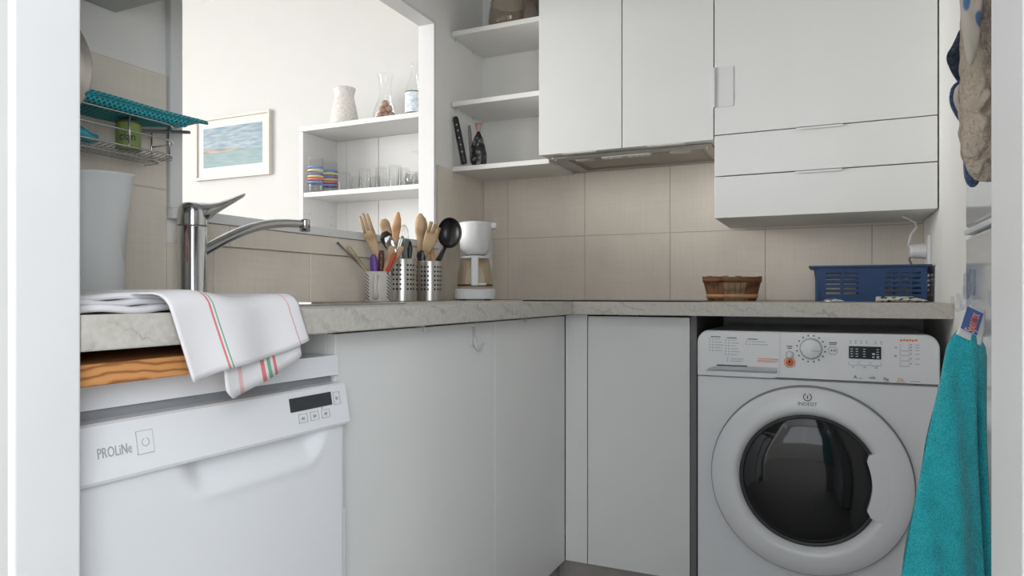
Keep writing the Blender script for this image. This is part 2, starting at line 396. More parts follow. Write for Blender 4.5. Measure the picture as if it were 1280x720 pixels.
m = MB().box(-3.7, .2, -5.3, -5.2, 0, H); m.box(1.8, 2.3, -5.3, -5.2, 0, H); m.box(.2, 1.8, -5.3, -5.2, 0, .65); m.box(.2, 1.8, -5.3, -5.2, 2.35, H)
struct('wall_front', m, 'wallw')
w = MB().box(.2, 1.8, -5.29, -5.25, .65, .70); w.box(.2, 1.8, -5.29, -5.25, 2.30, 2.35)
for x in (.2, .975, 1.75): w.box(x, x + .05, -5.29, -5.25, .70, 2.30)
struct('fill_window', w, 'jamb')  # unseen window frame, added around the hall fill light
m = MB().box(-WT, 0, -4.2, -2.1201, 0, H); m.box(-WT, 0, -5.2, -4.2, 2.1, H)
struct('wall_light_block', m, 'wall')  # unseen wall added to keep living-room daylight out of the hall
m = MB(); HY0, HY1, HZ0, HZ1 = -4.85, -2.85, .65, 2.35
m.box(2.2, 2.3, -5.2, HY0, 0, H); m.box(2.2, 2.3, HY1, 0, 0, H); m.box(2.2, 2.3, HY0, HY1, 0, HZ0); m.box(2.2, 2.3, HY0, HY1, HZ1, H)
struct('wall_end', m, 'wall')
w = MB().box(2.25, 2.29, HY0, HY1, HZ0, HZ0 + .05); w.box(2.25, 2.29, HY0, HY1, HZ1 - .05, HZ1)
for y in (HY0, HY1 - .05): w.box(2.25, 2.29, y, y + .05, HZ0 + .05, HZ1 - .05)
struct('window_1', w, 'jamb')
m = MB(); WY0, WY1, WZ0, WZ1 = -4.5, -1.6, .5, 2.42
m.box(-3.7, -3.6, -5.2, WY0, 0, H); m.box(-3.7, -3.6, WY1, 0, 0, H); m.box(-3.7, -3.6, WY0, WY1, 0, WZ0); m.box(-3.7, -3.6, WY0, WY1, WZ1, H)
struct('wall_side', m, 'wallw')
w = MB().box(-3.69, -3.65, WY0, WY1, WZ0, WZ0 + .05); w.box(-3.69, -3.65, WY0, WY1, WZ1 - .05, WZ1)
for y in (WY0, -3.075, WY1 - .05): w.box(-3.69, -3.65, y, y + .05, WZ0 + .05, WZ1 - .05)
struct('window_2', w, 'jamb')
# doorway lining: left and right jambs (far edge stops at the worktop), head
m = MB().box(.612, .6225, -2.183, -2.117, 0, 2.1, .003, 3)
struct('trim_1', m, 'jamb')
struct('trim_2', box(1.407, 1.417, -2.19, -2.118, 0, 2.1, .0015), 'jamb')
struct('trim_3', box(.6225, 1.407, -2.19, -2.118, 2.09, 2.1), 'jamb')
# lining of the pass-through: near board (proud edge), far board, head board, sill with apron
struct('trim_4', box(-WT - .01, .016, OY0 - .031, OY0, OZ0 + .012, OZ1 + .012, .002), 'jamb')
struct('trim_5', box(-WT - .006, .003, OY1, OY1 + .012, OZ0 + .012, OZ1, .0015), 'jamb')
struct('trim_6', box(-WT - .006, .003, OY0, OY1 + .012, OZ1, OZ1 + .012, .0015), 'jamb')
struct('trim_7', box(-WT - .02, .022, OY0 - .0305, OY1 + .0119, OZ0 - .012, OZ0 + .012, .002), 'jamb')
for i, (a, b_) in enumerate(((OY0 - .005, -1.355), (-1.353, -.75), (-.748, OY1 + .02))): struct('trim_%d' % (8 + i), box(0, .016, a, b_, 1.063, OZ0 - .013, .001), 'tile')
# ------------------------------------------------------------------ wall tiles
TW, TH_, G = .331, .249, .0011
def tiles(wall, plane, spans, rows, skip=()):
    g = MB()
    for (a0, a1, z0, z1) in spans:
        if plane == 'y': g.box(a0, a1, -.0066, .0, z0, z1)
        else: g.box(0, .0066, a0, a1, z0, z1)
    gr = g.build('grout', 'grout', wall)
    for (a0, a1, z0, z1) in spans:
        k0 = math.floor((a0 - (.119 if plane == 'y' else -.07)) / TW)
        base = .119 if plane == 'y' else -.07
        for k in range(k0, k0 + 8):
            x0, x1 = max(a0, base + k * TW), min(a1, base + (k + 1) * TW)
            if x1 - x0 < .004: continue
            for r0 in (CT, CT + TH_):
                y0, y1 = max(z0, r0), min(z1, r0 + TH_)
                if y1 - y0 < .004: continue
                if plane == 'y': t = box(x0 + G, x1 - G, -.008, -.0005, y0 + G, y1 - G, .0009, seg=1)
                else: t = box(.0005, .008, x0 + G, x1 - G, y0 + G, y1 - G, .0009, seg=1)
                t.build('tile', 'tile', wall)
tiles(wall_back, 'y', [(0.0085, WX, CT, CT + 2 * TH_)], 2)
tiles(wall_left, 'x', [(-2.118, OY0 - .0335, CT, CT + 2 * TH_), (OY0 - .0335, OY1 + .02, CT, 1.0625), (OY1 + .02, -.0005, CT, CT + 2 * TH_)], 2)
struct('baseboard_back', box(-3.6, -.8, -.012, 0, 0, .07), 'jamb')

# ================================================================== base units
def front_tab(mb, axis, a0, a1, pos, z, out, th=.0025):
    """bent edge pull: a thin lip over the top edge of a front"""
    if axis == 'y': mb.box(pos - .018, pos + out, a0, a1, z, z + th); mb.box(pos + out - .0025, pos + out, a0, a1, z - .010, z + th)
    else: mb.box(a0, a1, pos - out, pos + .018, z, z + th); mb.box(a0, a1, pos - out, pos - out + .0025, z - .006, z + th)
XF, YF = .574, -.5615          # planes of the base fronts
t = thing('sink_cabinet', 'long white base cabinet under the sink with an adhesive hook on its front', 'cabinet', (.3, -1.1, 0))
m = MB(); m.box(.03, .555, -1.655, -1.637, .128, CB, .0005); m.box(.03, .535, -.60, -.58, .1, CB); m.box(.03, .535, -1.637, -.6, .1, .118); m.box(.03, .04, -1.637, -.6, .118, CB)
m.build('body', 'lamin', t)
for (a, b_, ta, tb) in ((-1.654, -1.0525, 0, 0), (-1.0515, -.563, 0, 0)):
    d = box(.556, XF, a, b_, .1275, .8825, .0012).build('door', 'lam', t)
    h_ = MB()
    if a < -1.2: front_tab(h_, 'y', -1.383, -1.258, XF, .8828, .007)
    else: front_tab(h_, 'y', -.872, -.748, XF, .8828, .007)
    h_.build('pull', 'white', d)
box(.536, .548, -1.655, -.545, 0, .127, 0).build('plinth', 'plinth', t)
t = thing('base_cabinet', 'narrow white base cabinet with one flat door beside the washing machine', 'cabinet', (.8, -.3, 0))
m = MB(); m.box(.60, .955, -.532, -.03, .1, .118); m.box(.60, .618, -.54, -.03, .128, CB); m.box(.618, .955, -.04, -.03, .118, CB)
m.build('body', 'lamin', t)
box(.5755, .6455, YF, YF + .018, .1275, CB - .001, .001).build('filler_panel', 'lam', t)
d = box(.6485, .954, YF, YF + .018, .1275, .8825, .0012).build('door', 'lam', t)
h_ = MB(); front_tab(h_, 'x', .70, .80, YF, .8828, .005); h_.build('pull', 'white', d)
box(.956, .973, -.56, -.03, 0, CB, .0005).build('side_panel', 'panelgrey', t)
box(.549, .955, -.545, -.533, 0, .127).build('plinth', 'plinth', t)
# worktops
KX0, KX1, KY0, KY1 = .165, .425, -1.625, -1.275      # cut-out for the sink bowl
m = MB(); bm = bmesh.new()
for (x, y) in ((.0085, -2.116), (.622, -2.116), (.622, -.0085), (.0085, -.0085), (KX0, KY0), (KX1, KY0), (KX1, KY1), (KX0, KY1)):
    for z in (CB, CT): bm.verts.new((x, y, z))
bm.verts.ensure_lookup_table(); V = bm.verts
for i in range(4):
    j = (i + 1) % 4; o_, p_, q_, r_ = 2 * i, 2 * j, 8 + 2 * i, 8 + 2 * j
    for f_ in ((o_, p_, r_, q_), (o_ + 1, p_ + 1, r_ + 1, q_ + 1), (o_, p_, p_ + 1, o_ + 1), (q_, r_, r_ + 1, q_ + 1)): bm.faces.new([V[k] for k in f_])
bmesh.ops.recalc_face_normals(bm, faces=bm.faces)
bmesh.ops.bevel(bm, geom=[e for e in bm.edges if abs(e.verts[0].co.x - .622) < 1e-4 and abs(e.verts[1].co.x - .622) < 1e-4 and abs(e.verts[0].co.z - e.verts[1].co.z) < 1e-4], offset=.0015, segments=2, affect='EDGES')
m._bm(bm)
tag(m.build('worktop', 'wtL'), 'long pale grey wood-grain worktop carrying the sink and tap', 'worktop')
tag(box(.6223, WX - .0005, -.625, -.0085, CB, CT, .0015).build('worktop', 'wtR'), 'short pale grey wood-grain worktop above the washing machine', 'worktop')

# ================================================================== washing machine
wx0, wx1, wy = .982, 1.564, -.595
t = thing('washing_machine', 'white front-loading washing machine with round dark glass door', 'washing machine', ((wx0 + wx1) / 2, wy + .27, 0))
MB().prism(rrect(wx0, wx1, .012, .849, .03, rb=.008), 'y', wy + .012, wy + .52, bev=0, smooth=False).build('body', 'app', t)
m = MB().box(wx0, wx1, wy, wy + .0118, .012, .7215, .003); m.build('front_panel', 'app', t)
pan = MB().prism(rrect(wx0, wx1, .7235, .849, .034, n=8, rb=.0015), 'y', wy - .006, wy + .03, bev=.004).build('control_panel', 'app', t)
for (fx, fy) in ((wx0 + .05, wy + .06), (wx1 - .05, wy + .06), (wx0 + .05, wy + .46), (wx1 - .05, wy + .46)):
    MB().cyl((fx, fy, 0), (fx, fy, .013), .02).build('foot', 'black', t)
py = wy - .0063
# detergent drawer outline, recessed grip
dw = MB().prism([(wx0 + .004, .7245), (1.165, .7245)] + arc(1.178, .744, .0195, 270, 360, 6) + [(1.1985, .8455), (wx0 + .028, .8455), (wx0 + .006, .82)], 'y', py - .0012, py + .004, bev=.0008).build('detergent_drawer', 'app', t)
pd = py - .0013
grip = MB()
grip.grid(lambda u, v: (1.005 + .186 * u, pd - .0004 - .004 * math.sin(math.pi * v), .7375 + (.0155 * min(1, (u * 5)) ** .6 if True else 0) * v), 24, 8)
grip.build('drawer_grip', mat('grip_grey', (.50, .52, .55), .4), dw)
box(1.035, 1.115, pd - .0012, pd, .7525, .7555).build('grip_slot', 'print', dw)
def dashes(rows, parent, m='print', name='print', y=pd):
    q = MB()
    for (x, z, w, h_) in rows: q.box(x, x + w, y - .0003, y + .0002, z, z + h_)
    tag(q.build(name, m, parent), kind='stuff')
rows = []
for (x, n, z0) in ((1.015, 5, .8245), (1.058, 6, .8225), (1.112, 2, .8205)):
    rows.append((x + .004, z0 + .0062, .026, .0022))
    for i in range(n):
        rows.append((x, z0 - i * .0078, .0022, .0022)); rows.append((x + .008, z0 - i * .0078, .0022, .0022))
rows += [(1.063, .772, .002, .002), (1.063, .766, .002, .002)]
dashes(rows, dw)
rows = []
for (x, n, z0) in ((1.015, 5, .8245), (1.058, 6, .8225), (1.112, 2, .8205)):
    for i in range(n): rows.append((x + .014, z0 - i * .0078 + .0002, .014 + .010 * ((i * 37 + n) % 5) / 4 + (.018 if n == 2 else 0), .0014))
rows += [(1.072, .772, .034, .0014), (1.072, .766, .030, .0014)]
dashes(rows, dw, 'printl')
dashes([(1.142, .7745, .052, .0016), (1.142, .7700, .052, .0016), (1.142, .7665, .048, .0012)], dw, 'orange')
# knob, buttons, display
kc = (1.274, py, .8065)
kn = MB().lathe([(0, -.016), (.021, -.016), (.0245, -.013), (.026, 0)], kc, 40, 'y', mod=None).build('programme_knob', 'app', t)
box(kc[0] + .002, kc[0] + .021, py - .0166, py - .0158, kc[2] - .0055, kc[2] - .0043).build('pointer', 'printl', kn)
q = MB().lathe([(.0262, -.0004), (.0275, -.0004), (.0275, .0005)], kc, 40, 'y')
q.build('knob_ring', 'appgrey', t)
q = MB()
for i in range(16):
    a = R(i * 22.5 + 11); c_ = Vector((kc[0] + .0345 * math.cos(a), py, kc[2] + .0345 * math.sin(a))); q.box(c_.x - .0018, c_.x + .0018, py - .0003, py + .0003, c_.z - .0018, c_.z + .0018)
tag(q.build('programme_marks', 'print', t), kind='stuff')
MB().lathe([(0, -.002), (.0085, -.002), (.0095, .001)], (1.222, py, .7885), 24, 'y').build('power_button', 'app', t)
MB().lathe([(.0088, -.0024), (.0100, -.0024), (.0100, .001)], (1.222, py, .7885), 24, 'y').build('button_ring', 'printl', t)
dashes([(1.215, .810, .014, .0022), (1.217, .805, .010, .0022)], t, 'print', 'button_print', py)
ob = MB().lathe([(0, -.003), (.0095, -.003), (.0105, .001)], (1.222, py, .769), 24, 'y').build('dial_button', 'orange', t)
MB().lathe([(.0125, -.0006), (.0142, -.0006), (.0142, .001)], (1.222, py, .769), 24, 'y').build('button_ring', 'orange', t)
MB().lathe([(0, -.0035), (.0032, -.0035), (.0036, 0)], (1.2215, py, .771), 12, 'y').build('mark', 'print', ob)
MB().lathe([(.0098, -.0012), (.0108, -.0012), (.0108, .001)], (1.326, py, .8035), 24, 'y').build('start_ring', 'printl', t)
q = MB().prism([(1.3215, .8005), (1.3215, .8065), (1.3255, .8035)], 'y', py - .0006, py); q.box(1.328, 1.3295, py - .0006, py, .801, .806); q.box(1.331, 1.3325, py - .0006, py, .801, .806); tag(q.build('start_mark', 'print', t), kind='stuff')
dashes([(1.317, .8225, .019, .0022), (1.318, .8185, .016, .0018)], t, 'print', 'button_print', py)
ds = box(1.363, 1.4365, py - .0012, py, .7845, .8165, .0008).build('display', 'lcd', t)
dashes([(1.367 + .012 * k + (.018 if k > 3 else 0), .8085 - .0062 * j, .0055, .0018) for k in (0, 1, 2.4, 3.4) for j in range(4)], ds, 'lcdtxt', 'display_marks', py - .0013)
dashes([(1.4165, .7955, .006, .0045), (1.4165, .7885, .005, .003), (1.4265, .791, .006, .0018), (1.4265, .787, .006, .0018)], ds, 'lcdtxt', 'display_marks', py - .0013)
dashes([(1.3655 + .0125 * k, .823, .0022, .0022) for k in (0, 1, 2, 3, 4.6, 5.6)] + [(1.3645 + .0125 * k, .8285, .004, .0014) for k in (0, 1, 2, 3, 4.6, 5.6)], t, 'print', 'indicator_marks', py)
for k in range(3):
    q = MB().box(1.363 + .026 * k, 1.384 + .026 * k, py - .0016, py, .7685, .7785, .0012); q.build('button', 'app', t)
    dashes([(1.363 + .026 * k, .7676, .021, .0008), (1.3625 + .026 * k, .7676, .0007, .01), (1.3838 + .026 * k, .7676, .0007, .01), (1.371 + .026 * k, .7615, .004 + .001 * k, .003)], t, 'printl', 'button_print', py)
for k, (z0, z1) in enumerate(((.8085, .8245), (.797, .8055), (.7835, .792), (.770, .7785))):
    box(1.478, 1.4975, py - .0016, py, z0, z1, .001).build('button', 'app', t)
    dashes([(1.478, z0 - .0008, .0195, .0009), (1.4775, z0, .0007, z1 - z0), (1.4973, z0, .0007, z1 - z0)], t, 'printl', 'button_print', py)
dashes([(1.5015, z, .0022, .0022) for z in (.8225, .816, .809, .800, .788, .775)], t, 'print', 'indicator_marks', py)
dashes([(1.511, z, .0095, .0016) for z in (.8225, .816, .809, .800, .788, .775)] + [(1.467, .814, .004, .004), (1.466, .792, .005, .005)], t, 'printl', 'indicator_print', py)
dashes([(1.478 + .0065 * k, .832 + .0007 * (k % 2), .005, .0045) for k in range(6)], t, 'orange', 'orange_print', py)
text('A', .0125, (1.374, py - .0002, .7335), (1, 0, 0), (0, 0, 1), 'print', t, 'rating_print')
text('1400', .0085, (1.407, py - .0002, .7345), (1, 0, 0), (0, 0, 1), 'print', t, 'spin_print')
text('7kg', .0095, (1.440, py - .0002, .7335), (1, 0, 0), (0, 0, 1), 'print', t, 'load_print')
text('5kg', .0085, (1.473, py - .0002, .7345), (1, 0, 0), (0, 0, 1), 'orange', t, 'load_print')
dashes([(1.384, .7342, .010, .0018), (1.4425, .7295, .010, .0014), (1.500, .732, .022, .0016)], t, 'printl', 'small_print', py)
dashes([(1.470, .7305, .020, .0013)], t, 'orange', 'small_print', py)
# door: dark seat ring, domed white ring, glass, handle plate
dc = Vector((1.2665, wy, .463))
MB().lathe([(.247, .002), (.247, -.004), (.241, -.004)], dc, 72, 'y').build('door_seat', 'appgrey', t)
door = MB().lathe([(.2435, 0), (.2435, -.020), (.2425, -.024), (.239, -.028), (.215, -.036), (.195, -.039), (.185, -.038), (.179, -.034), (.172, -.024), (.170, -.012), (.168, 0)], dc, 72, 'y').build('door', 'app', t)
MB().lathe([(.2445, -.001), (.2445, -.0205), (.2438, -.021), (.2435, -.012)], dc, 72, 'y').build('door_edge', 'appgrey', door)
MB().lathe([(.172, -.010), (.172, -.017), (.164, -.020), (.161, -.014)], dc, 64, 'y').build('glass_rim', 'seal', door)
MB().lathe([(.1635, -.014), (.150, -.020), (.12, -.026), (.08, -.030), (.04, -.032), (0, -.0325)], dc, 64, 'y').build('glass', 'glassdark', door)
# handle plate: white, bulging into the right of the glass between two notches
hp = []
a0, a1 = R(-26.5), R(29)
for i in range(15): a = a0 + (a1 - a0) * i / 14; hp.append((dc.x + .190 * math.cos(a), dc.z + .190 * math.sin(a)))
hp += [(dc.x + .141, dc.z + .081), (dc.x + .137, dc.z + .067)]
for i in range(1, 10): f_ = i / 10; hp.append((dc.x + .137 + .012 * math.sin(math.pi * f_), dc.z + .067 - .124 * f_))
hp += [(dc.x + .137, dc.z - .057), (dc.x + .146, dc.z - .074)]
MB().prism(hp, 'y', wy - .0388, wy - .018, bev=.002).build('handle_plate', 'app', door)
lg = MB().lathe([(.0085, -.0005), (.0105, -.0005), (.0105, .001)], (dc.x + .0, wy - .0378, .6835), 28, 'y', a0=R(-65), a1=R(245)); lg.box(dc.x - .0011, dc.x + .0011, wy - .0383, wy - .0365, .6795, .6875)
lg.build('emblem', 'print', door)
text('INDESIT', .0125, (dc.x, wy - .0382, .6615), (1, 0, 0), (0, 0, 1), 'print', door, 'lettering', 'CENTER', sx=1.05)

# ================================================================== dishwasher (slim, turned a little)
t = thing('dishwasher', 'slim white dishwasher with recessed grip below the worktop', 'dishwasher', (.604, -1.6585, 0), R(-2.2))
MB().prism([(-.035, -.002), (-.035, -.448), (-.565, -.448), (-.565, -.03)], 'z', .06, .815).build('body', 'app', t, local=True)
box(-.50, -.06, -.44, -.035, 0, .06).build('plinth', 'appgrey', t, local=True)
MB().prism([(-.020, -.001), (-.030, -.449), (-.565, -.448), (-.565, -.03)], 'z', .8165, .849, bev=.003).build('lid', 'app', t, local=True)
box(-.0365, -.0335, -.446, -.004, .800, .8163).build('gap_shade', 'appgrey', t, local=True)  # dark strip painted in for the shade in the gap under the lid
m = MB().box(-.034, -.005, -.448, -.002, .10, .60, .001); m.box(-.034, -.025, -.448, -.002, .60, .736)
def dwf(u, v):
    y, z = -.4485 + .447 * u, .10 + .637 * v
    e = max(0, min(1, (y + .325) / .055)); e2 = max(0, min(1, (-.035 - y) / .055)); e = e * e * (3 - 2 * e) * e2 * e2 * (3 - 2 * e2)
    zl = .737 - .050 * (e ** .4)
    f_ = max(0, min(1, (z - zl) / .052)) if e > 0 else 0
    d_ = .017 * e * (f_ * f_ * (3 - 2 * f_)) - .0016 * e * math.exp(-((z - zl) / .008) ** 2)
    ed = min(1, min(u, 1 - u) * 60, v * 80) ; ed = (1 - (1 - ed) ** 2)
    return (-.0040 - d_ - .004 * (1 - ed), y, z)
n_ = 90
m.grid(lambda u, v: dwf(u, 1 - (1 - v) ** 2.2), n_, 90)
door = m.build('door', 'app', t, local=True)
pan = MB().prism([(-.034, .740), (0.004, .7385), (.0055, .7425), (-.0055, .802), (-.010, .8045), (-.034, .8045)], 'y', -.4495, -.0005, bev=.0015)
pan = pan.build('control_panel', 'app', t, local=True)
def panel_pt(y, s_):       # point on the slanted panel face, s_ 0 bottom .. 1 top
    return Vector((.0055 + (-.011) * s_ + .0004, y, .7425 + .0595 * s_))
pu = (panel_pt(0, 1) - panel_pt(0, 0)).normalized()
text('PROLiNe', .0165, panel_pt(-.419, .40), (0, 1, 0), pu, 'printl', pan, 'lettering', local=True, ext=.0004, sx=.64)
def prect(y0, y1, s0, s1, name, m_, parent, off=.0006):
    n = Vector((1, 0, .18)).normalized() * off
    q = MB(); a = [panel_pt(y0, s0), panel_pt(y1, s0), panel_pt(y1, s1), panel_pt(y0, s1)]
    q.v = [p + n for p in a] + [p - n for p in a]; q.f = [[0, 1, 2, 3], [7, 6, 5, 4], [0, 4, 5, 1], [1, 5, 6, 2], [2, 6, 7, 3], [3, 7, 4, 0]]; q.sm = [False] * 6
    return q.build(name, m_, parent, local=True)
def pframe(y0, y1, s0, s1, name, parent, w=.0008):
    q = MB(); n = Vector((1, 0, .18)).normalized() * .0006; ws = w / .06
    for (a, b_, c_, d_) in ((y0, y1, s0, s0 + ws), (y0, y1, s1 - ws, s1), (y0, y0 + w, s0, s1), (y1 - w, y1, s0, s1)):
        o = len(q.v); pts = [panel_pt(a, c_), panel_pt(b_, c_), panel_pt(b_, d_), panel_pt(a, d_)]
        q.v += [p + n for p in pts] + [p - n for p in pts]
        q.f += [[o + i for i in f_] for f_ in ([0, 1, 2, 3], [7, 6, 5, 4], [0, 4, 5, 1], [1, 5, 6, 2], [2, 6, 7, 3], [3, 7, 4, 0])]; q.sm += [False] * 6
    return q.build(name, 'printl', parent, local=True)
b_ = prect(-.371, -.351, .33, .76, 'power_button', 'app', pan, .0008); pframe(-.3715, -.3505, .32, .77, 'button_outline', b_)
c_ = panel_pt(-.361, .545); MB().tube([c_ + Vector((.0012, .0045 * math.cos(a), 0)) + pu * .0045 * math.sin(a) for a in [R(110 + 320 * i / 16) for i in range(17)]], .0004, 5).build('power_symbol', 'printl', b_, local=True)
prect(-.128, -.039, .52, .86, 'display', 'lcd', pan, .0008)
for i in range(3):
    y = -.114 + .0245 * i; pframe(y, y + .018, .22, .44, 'button_outline', pan, .0006); prect(y + .006, y + .012, .29, .36, 'button_mark', 'printl', pan)
prect(-.064, -.061, .47, .50, 'button_mark', 'printl', pan)
pframe(-.034, -.019, .50, .83, 'button_outline', pan, .0006); prect(-.029, -.024, .62, .70, 'button_mark', 'printl', pan)
# plank pushed into the gap above the dishwasher
tag(box(.12, .604, -2.112, -1.785, .8495, .8735, .0015).build('wooden_plank', 'pine'), 'orange pine plank lying in the gap under the worktop', 'plank')
# ------------------------------------------------------------------ adhesive hook on the sink cabinet
t = thing('adhesive_hook', 'small white hook stuck on the front of the sink cabinet', 'hook', (XF, -1.165, .835))
box(XF, XF + .0025, -1.176, -1.160, .830, .873, .0012).build('plate', 'hookw', t)
MB().tube([(XF + .002, -1.166, .852), (XF + .006, -1.164, .830), (XF + .010, -1.158, .820), (XF + .014, -1.150, .823), (XF + .016, -1.146, .835)], [.0035, .0035, .003, .003, .0022], 8).build('hook', 'hookw', t)

# ================================================================== wall units
UY = -.368; UX0, UXM, UX1 = .406, .7, .9925
t = thing('wall_cabinet', 'white two-door wall cabinet above the hob with the extractor in its base', 'cabinet', ((UX0 + UX1) / 2, -.18, 1.429))
m = MB(); m.box(UX0, UX0 + .016, -.348, -.0005, 1.44, 2.2); m.box(UX1 - .017, UX1 - .001, -.348, -.0005, 1.44, 2.2); m.box(UX0, UX1 - .001, -.348, -.0005, 1.4295, 1.4455); m.box(UX0, UX1 - .001, -.348, -.0005, 2.184, 2.2); m.box(UX0 + .016, UX1 - .017, -.012, -.0005, 1.4455, 2.184)
m.build('body', 'lamin', t)
for (a, b_, ta, tb) in ((UX0, UXM - .0015, .49, .611), (UXM + .0015, UX1 - .002, .783, .902)):
    d = box(a, b_, UY, UY + .018, 1.4275, 2.2, .0012).build('door', 'lam', t)
    q = MB().box(ta, tb, UY + .002, UY + .03, 1.4248, 1.4272, .0004); q.build('pull', 'white', d)
t = thing('cooker_hood', 'grey built-in extractor hood set under the two-door wall cabinet', 'cooker hood', (.70, -.17, 1.42))
hx0, hx1, hy0, hy1, hz = .435, .978, -.318, -.022, 1.4285
m = MB(); m.box(hx0, hx1, hy0, hy0 + .035, hz - .009, hz, .002); m.box(hx0, hx1, hy1 - .03, hy1, hz - .009, hz, .002); m.box(hx0, hx0 + .045, hy0 + .035, hy1 - .03, hz - .009, hz, .001); m.box(hx1 - .03, hx1, hy0 + .035, hy1 - .03, hz - .009, hz, .001)
m.build('frame', 'hoodsteel', t)
box(hx0 + .045, hx1 - .03, hy0 + .035, hy1 - .03, hz - .004, hz - .0003).build('filter', 'hoodfil', t)
MB().tube([(hx0 + .06, hy0 + .05, hz - .0055), (hx1 - .045, hy0 + .05, hz - .0055), (hx1 - .045, hy1 - .045, hz - .0055), (hx0 + .06, hy1 - .045, hz - .0055)], .002, 6, closed=True).build('filter_bead', 'hoodsteel', t)
cp = MB().prism([(.607, -.292), (.77, -.292), (.775, -.275), (.765, -.258), (.612, -.258), (.602, -.275)], 'z', hz - .0125, hz - .004, bev=.001).build('control_strip', mat('silver_strip', (.80, .81, .82), .35), t)
q = MB()
for x in (.625, .645, .715, .735, .755): q.cyl((x, -.275, hz - .0132), (x, -.275, hz - .012), .003, 10)
q.box(.675, .695, -.284, -.268, hz - .0132, hz - .0122); tag(q.build('buttons', 'appgrey', cp), kind='stuff')
for x in (.538, .868): MB().lathe([(0, -.0115), (.03, -.0115), (.033, -.008), (.034, -.003)], (x, -.262, hz), 24, mod=lambda p, t_, r, z: Vector((p.x * 1.1, p.y * .5, p.z))).build('lamp_lens', mat('lamp_lens', (.55, .54, .50), .3), t)
MB().sphere((hx1 - .018, hy0 + .015, hz - .0095), .004).build('screw', 'chrome', t)
MB().sphere((hx0 + .012, hy0 + .012, hz - .0095), .004).build('screw', 'chrome', t)

t = thing('wall_cabinet', 'white wall unit with a tall door over two wide drawers', 'cabinet', ((UX1 + WX) / 2, -.18, 1.184))
DX0, DX1 = UX1, WX - .003
m = MB(); m.box(DX0 + .001, DX0 + .017, -.348, -.0085, 1.186, 2.2); m.box(DX1 - .016, DX1, -.348, -.0085, 1.186, 2.2); m.box(DX0 + .001, DX1, -.348, -.0085, 1.1845, 1.20); m.box(DX0 + .001, DX1, -.348, -.0085, 2.18, 2.2); m.box(DX0 + .017, DX1 - .016, -.02, -.0085, 1.2, 2.18); m.box(DX0 + .017, DX1 - .016, -.34, -.03, 1.43, 1.446)
m.build('body', 'lamin', t)
def dfront(z0, z1, name): return box(DX0 + .0015, DX1 - .001, UY, UY + .018, z0, z1, .0012).build(name, 'lam', t)
d = dfront(1.441, 2.2, 'door')
m = MB().box(DX0 - .0005, DX0 + .003, UY - .008, UY + .012, 1.525, 1.648, .0008); m.box(DX0 - .0005, DX0 + .058, UY - .0022, UY, 1.525, 1.648, .0007); m.build('pull', 'white', d)
for (z0, z1, xa, xb) in ((1.3135, 1.4382, 1.228, 1.352), (1.184, 1.3105, 1.225, 1.350)):
    d = dfront(z0, z1, 'drawer'); m = MB().box(xa, xb, UY - .007, UY + .012, z1 - .0004, z1 + .0024, .0006); m.box(xa, xb, UY - .007, UY - .005, z1 - .006, z1 + .0024, .0006); m.build('pull', 'white', d)
# wall cabinet at the near end of the left wall (its base shows in the corner of the view)
t = thing('wall_cabinet', 'white wall cabinet over the wire basket with its bare underside showing', 'cabinet', (.17, -1.87, 1.522))
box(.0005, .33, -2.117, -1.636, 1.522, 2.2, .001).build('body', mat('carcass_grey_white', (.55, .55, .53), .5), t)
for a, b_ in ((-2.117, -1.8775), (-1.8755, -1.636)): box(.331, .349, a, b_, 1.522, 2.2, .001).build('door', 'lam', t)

# open shelves between left wall and wall cabinet
def shelf(z, label):
    t = thing('wall_shelf', label, 'shelf', (.2, -.14, z))
    pts = [(.405, -.0005), (.0005, -.0005)] + [(.0005, -.26), (.004, -.2685), (.012, -.272)] + [(.405, -.272)]
    MB().prism(pts, 'z', z, z + .018, bev=.001).build('board', 'shelf', t)
    for y in (-.235, -.09): MB().cyl((.0005, y, z - .0035), (.016, y, z - .0035), .0034, 10).build('support_pin', 'white', t)
shelf(1.4165, 'lowest white wall shelf, level with the base of the wall cabinet')
shelf(1.664, 'middle white wall shelf, empty, between the two other wall shelves')
shelf(1.932, 'topmost white wall shelf carrying a smoky glass pot')
# pot on the topmost shelf
t = thing('glass_pot', 'smoky glass pot with clear lid on the topmost wall shelf', 'pot', (.20, -.16, 1.9502))
MB().lathe([(0, 0), (.062, 0), (.078, .012), (.084, .045), (.08, .085), (.074, .11), (.076, .115), (.071, .113), (.077, .085), (.081, .045), (.075, .014), (.06, .003), (0, .003)], (.20, -.16, 1.9502), 32).build('bowl', 'jugglass', t)
MB().lathe([(.077, .1155), (.06, .132), (.02, .14), (.008, .142), (.008, .15), (.014, .158), (0, .16)], (.20, -.16, 1.9502), 28).build('lid', 'glass', t)
t = thing('glass_tumbler', 'short smoky tumbler standing beside the glass pot', 'glass', (.305, -.20, 1.9502))
MB().lathe([(0, 0), (.026, 0), (.03, .01), (.034, .09), (.0325, .09), (.0285, .011), (0, .004)], (.305, -.20, 1.9502), 24).build('body', 'jugglass', t)
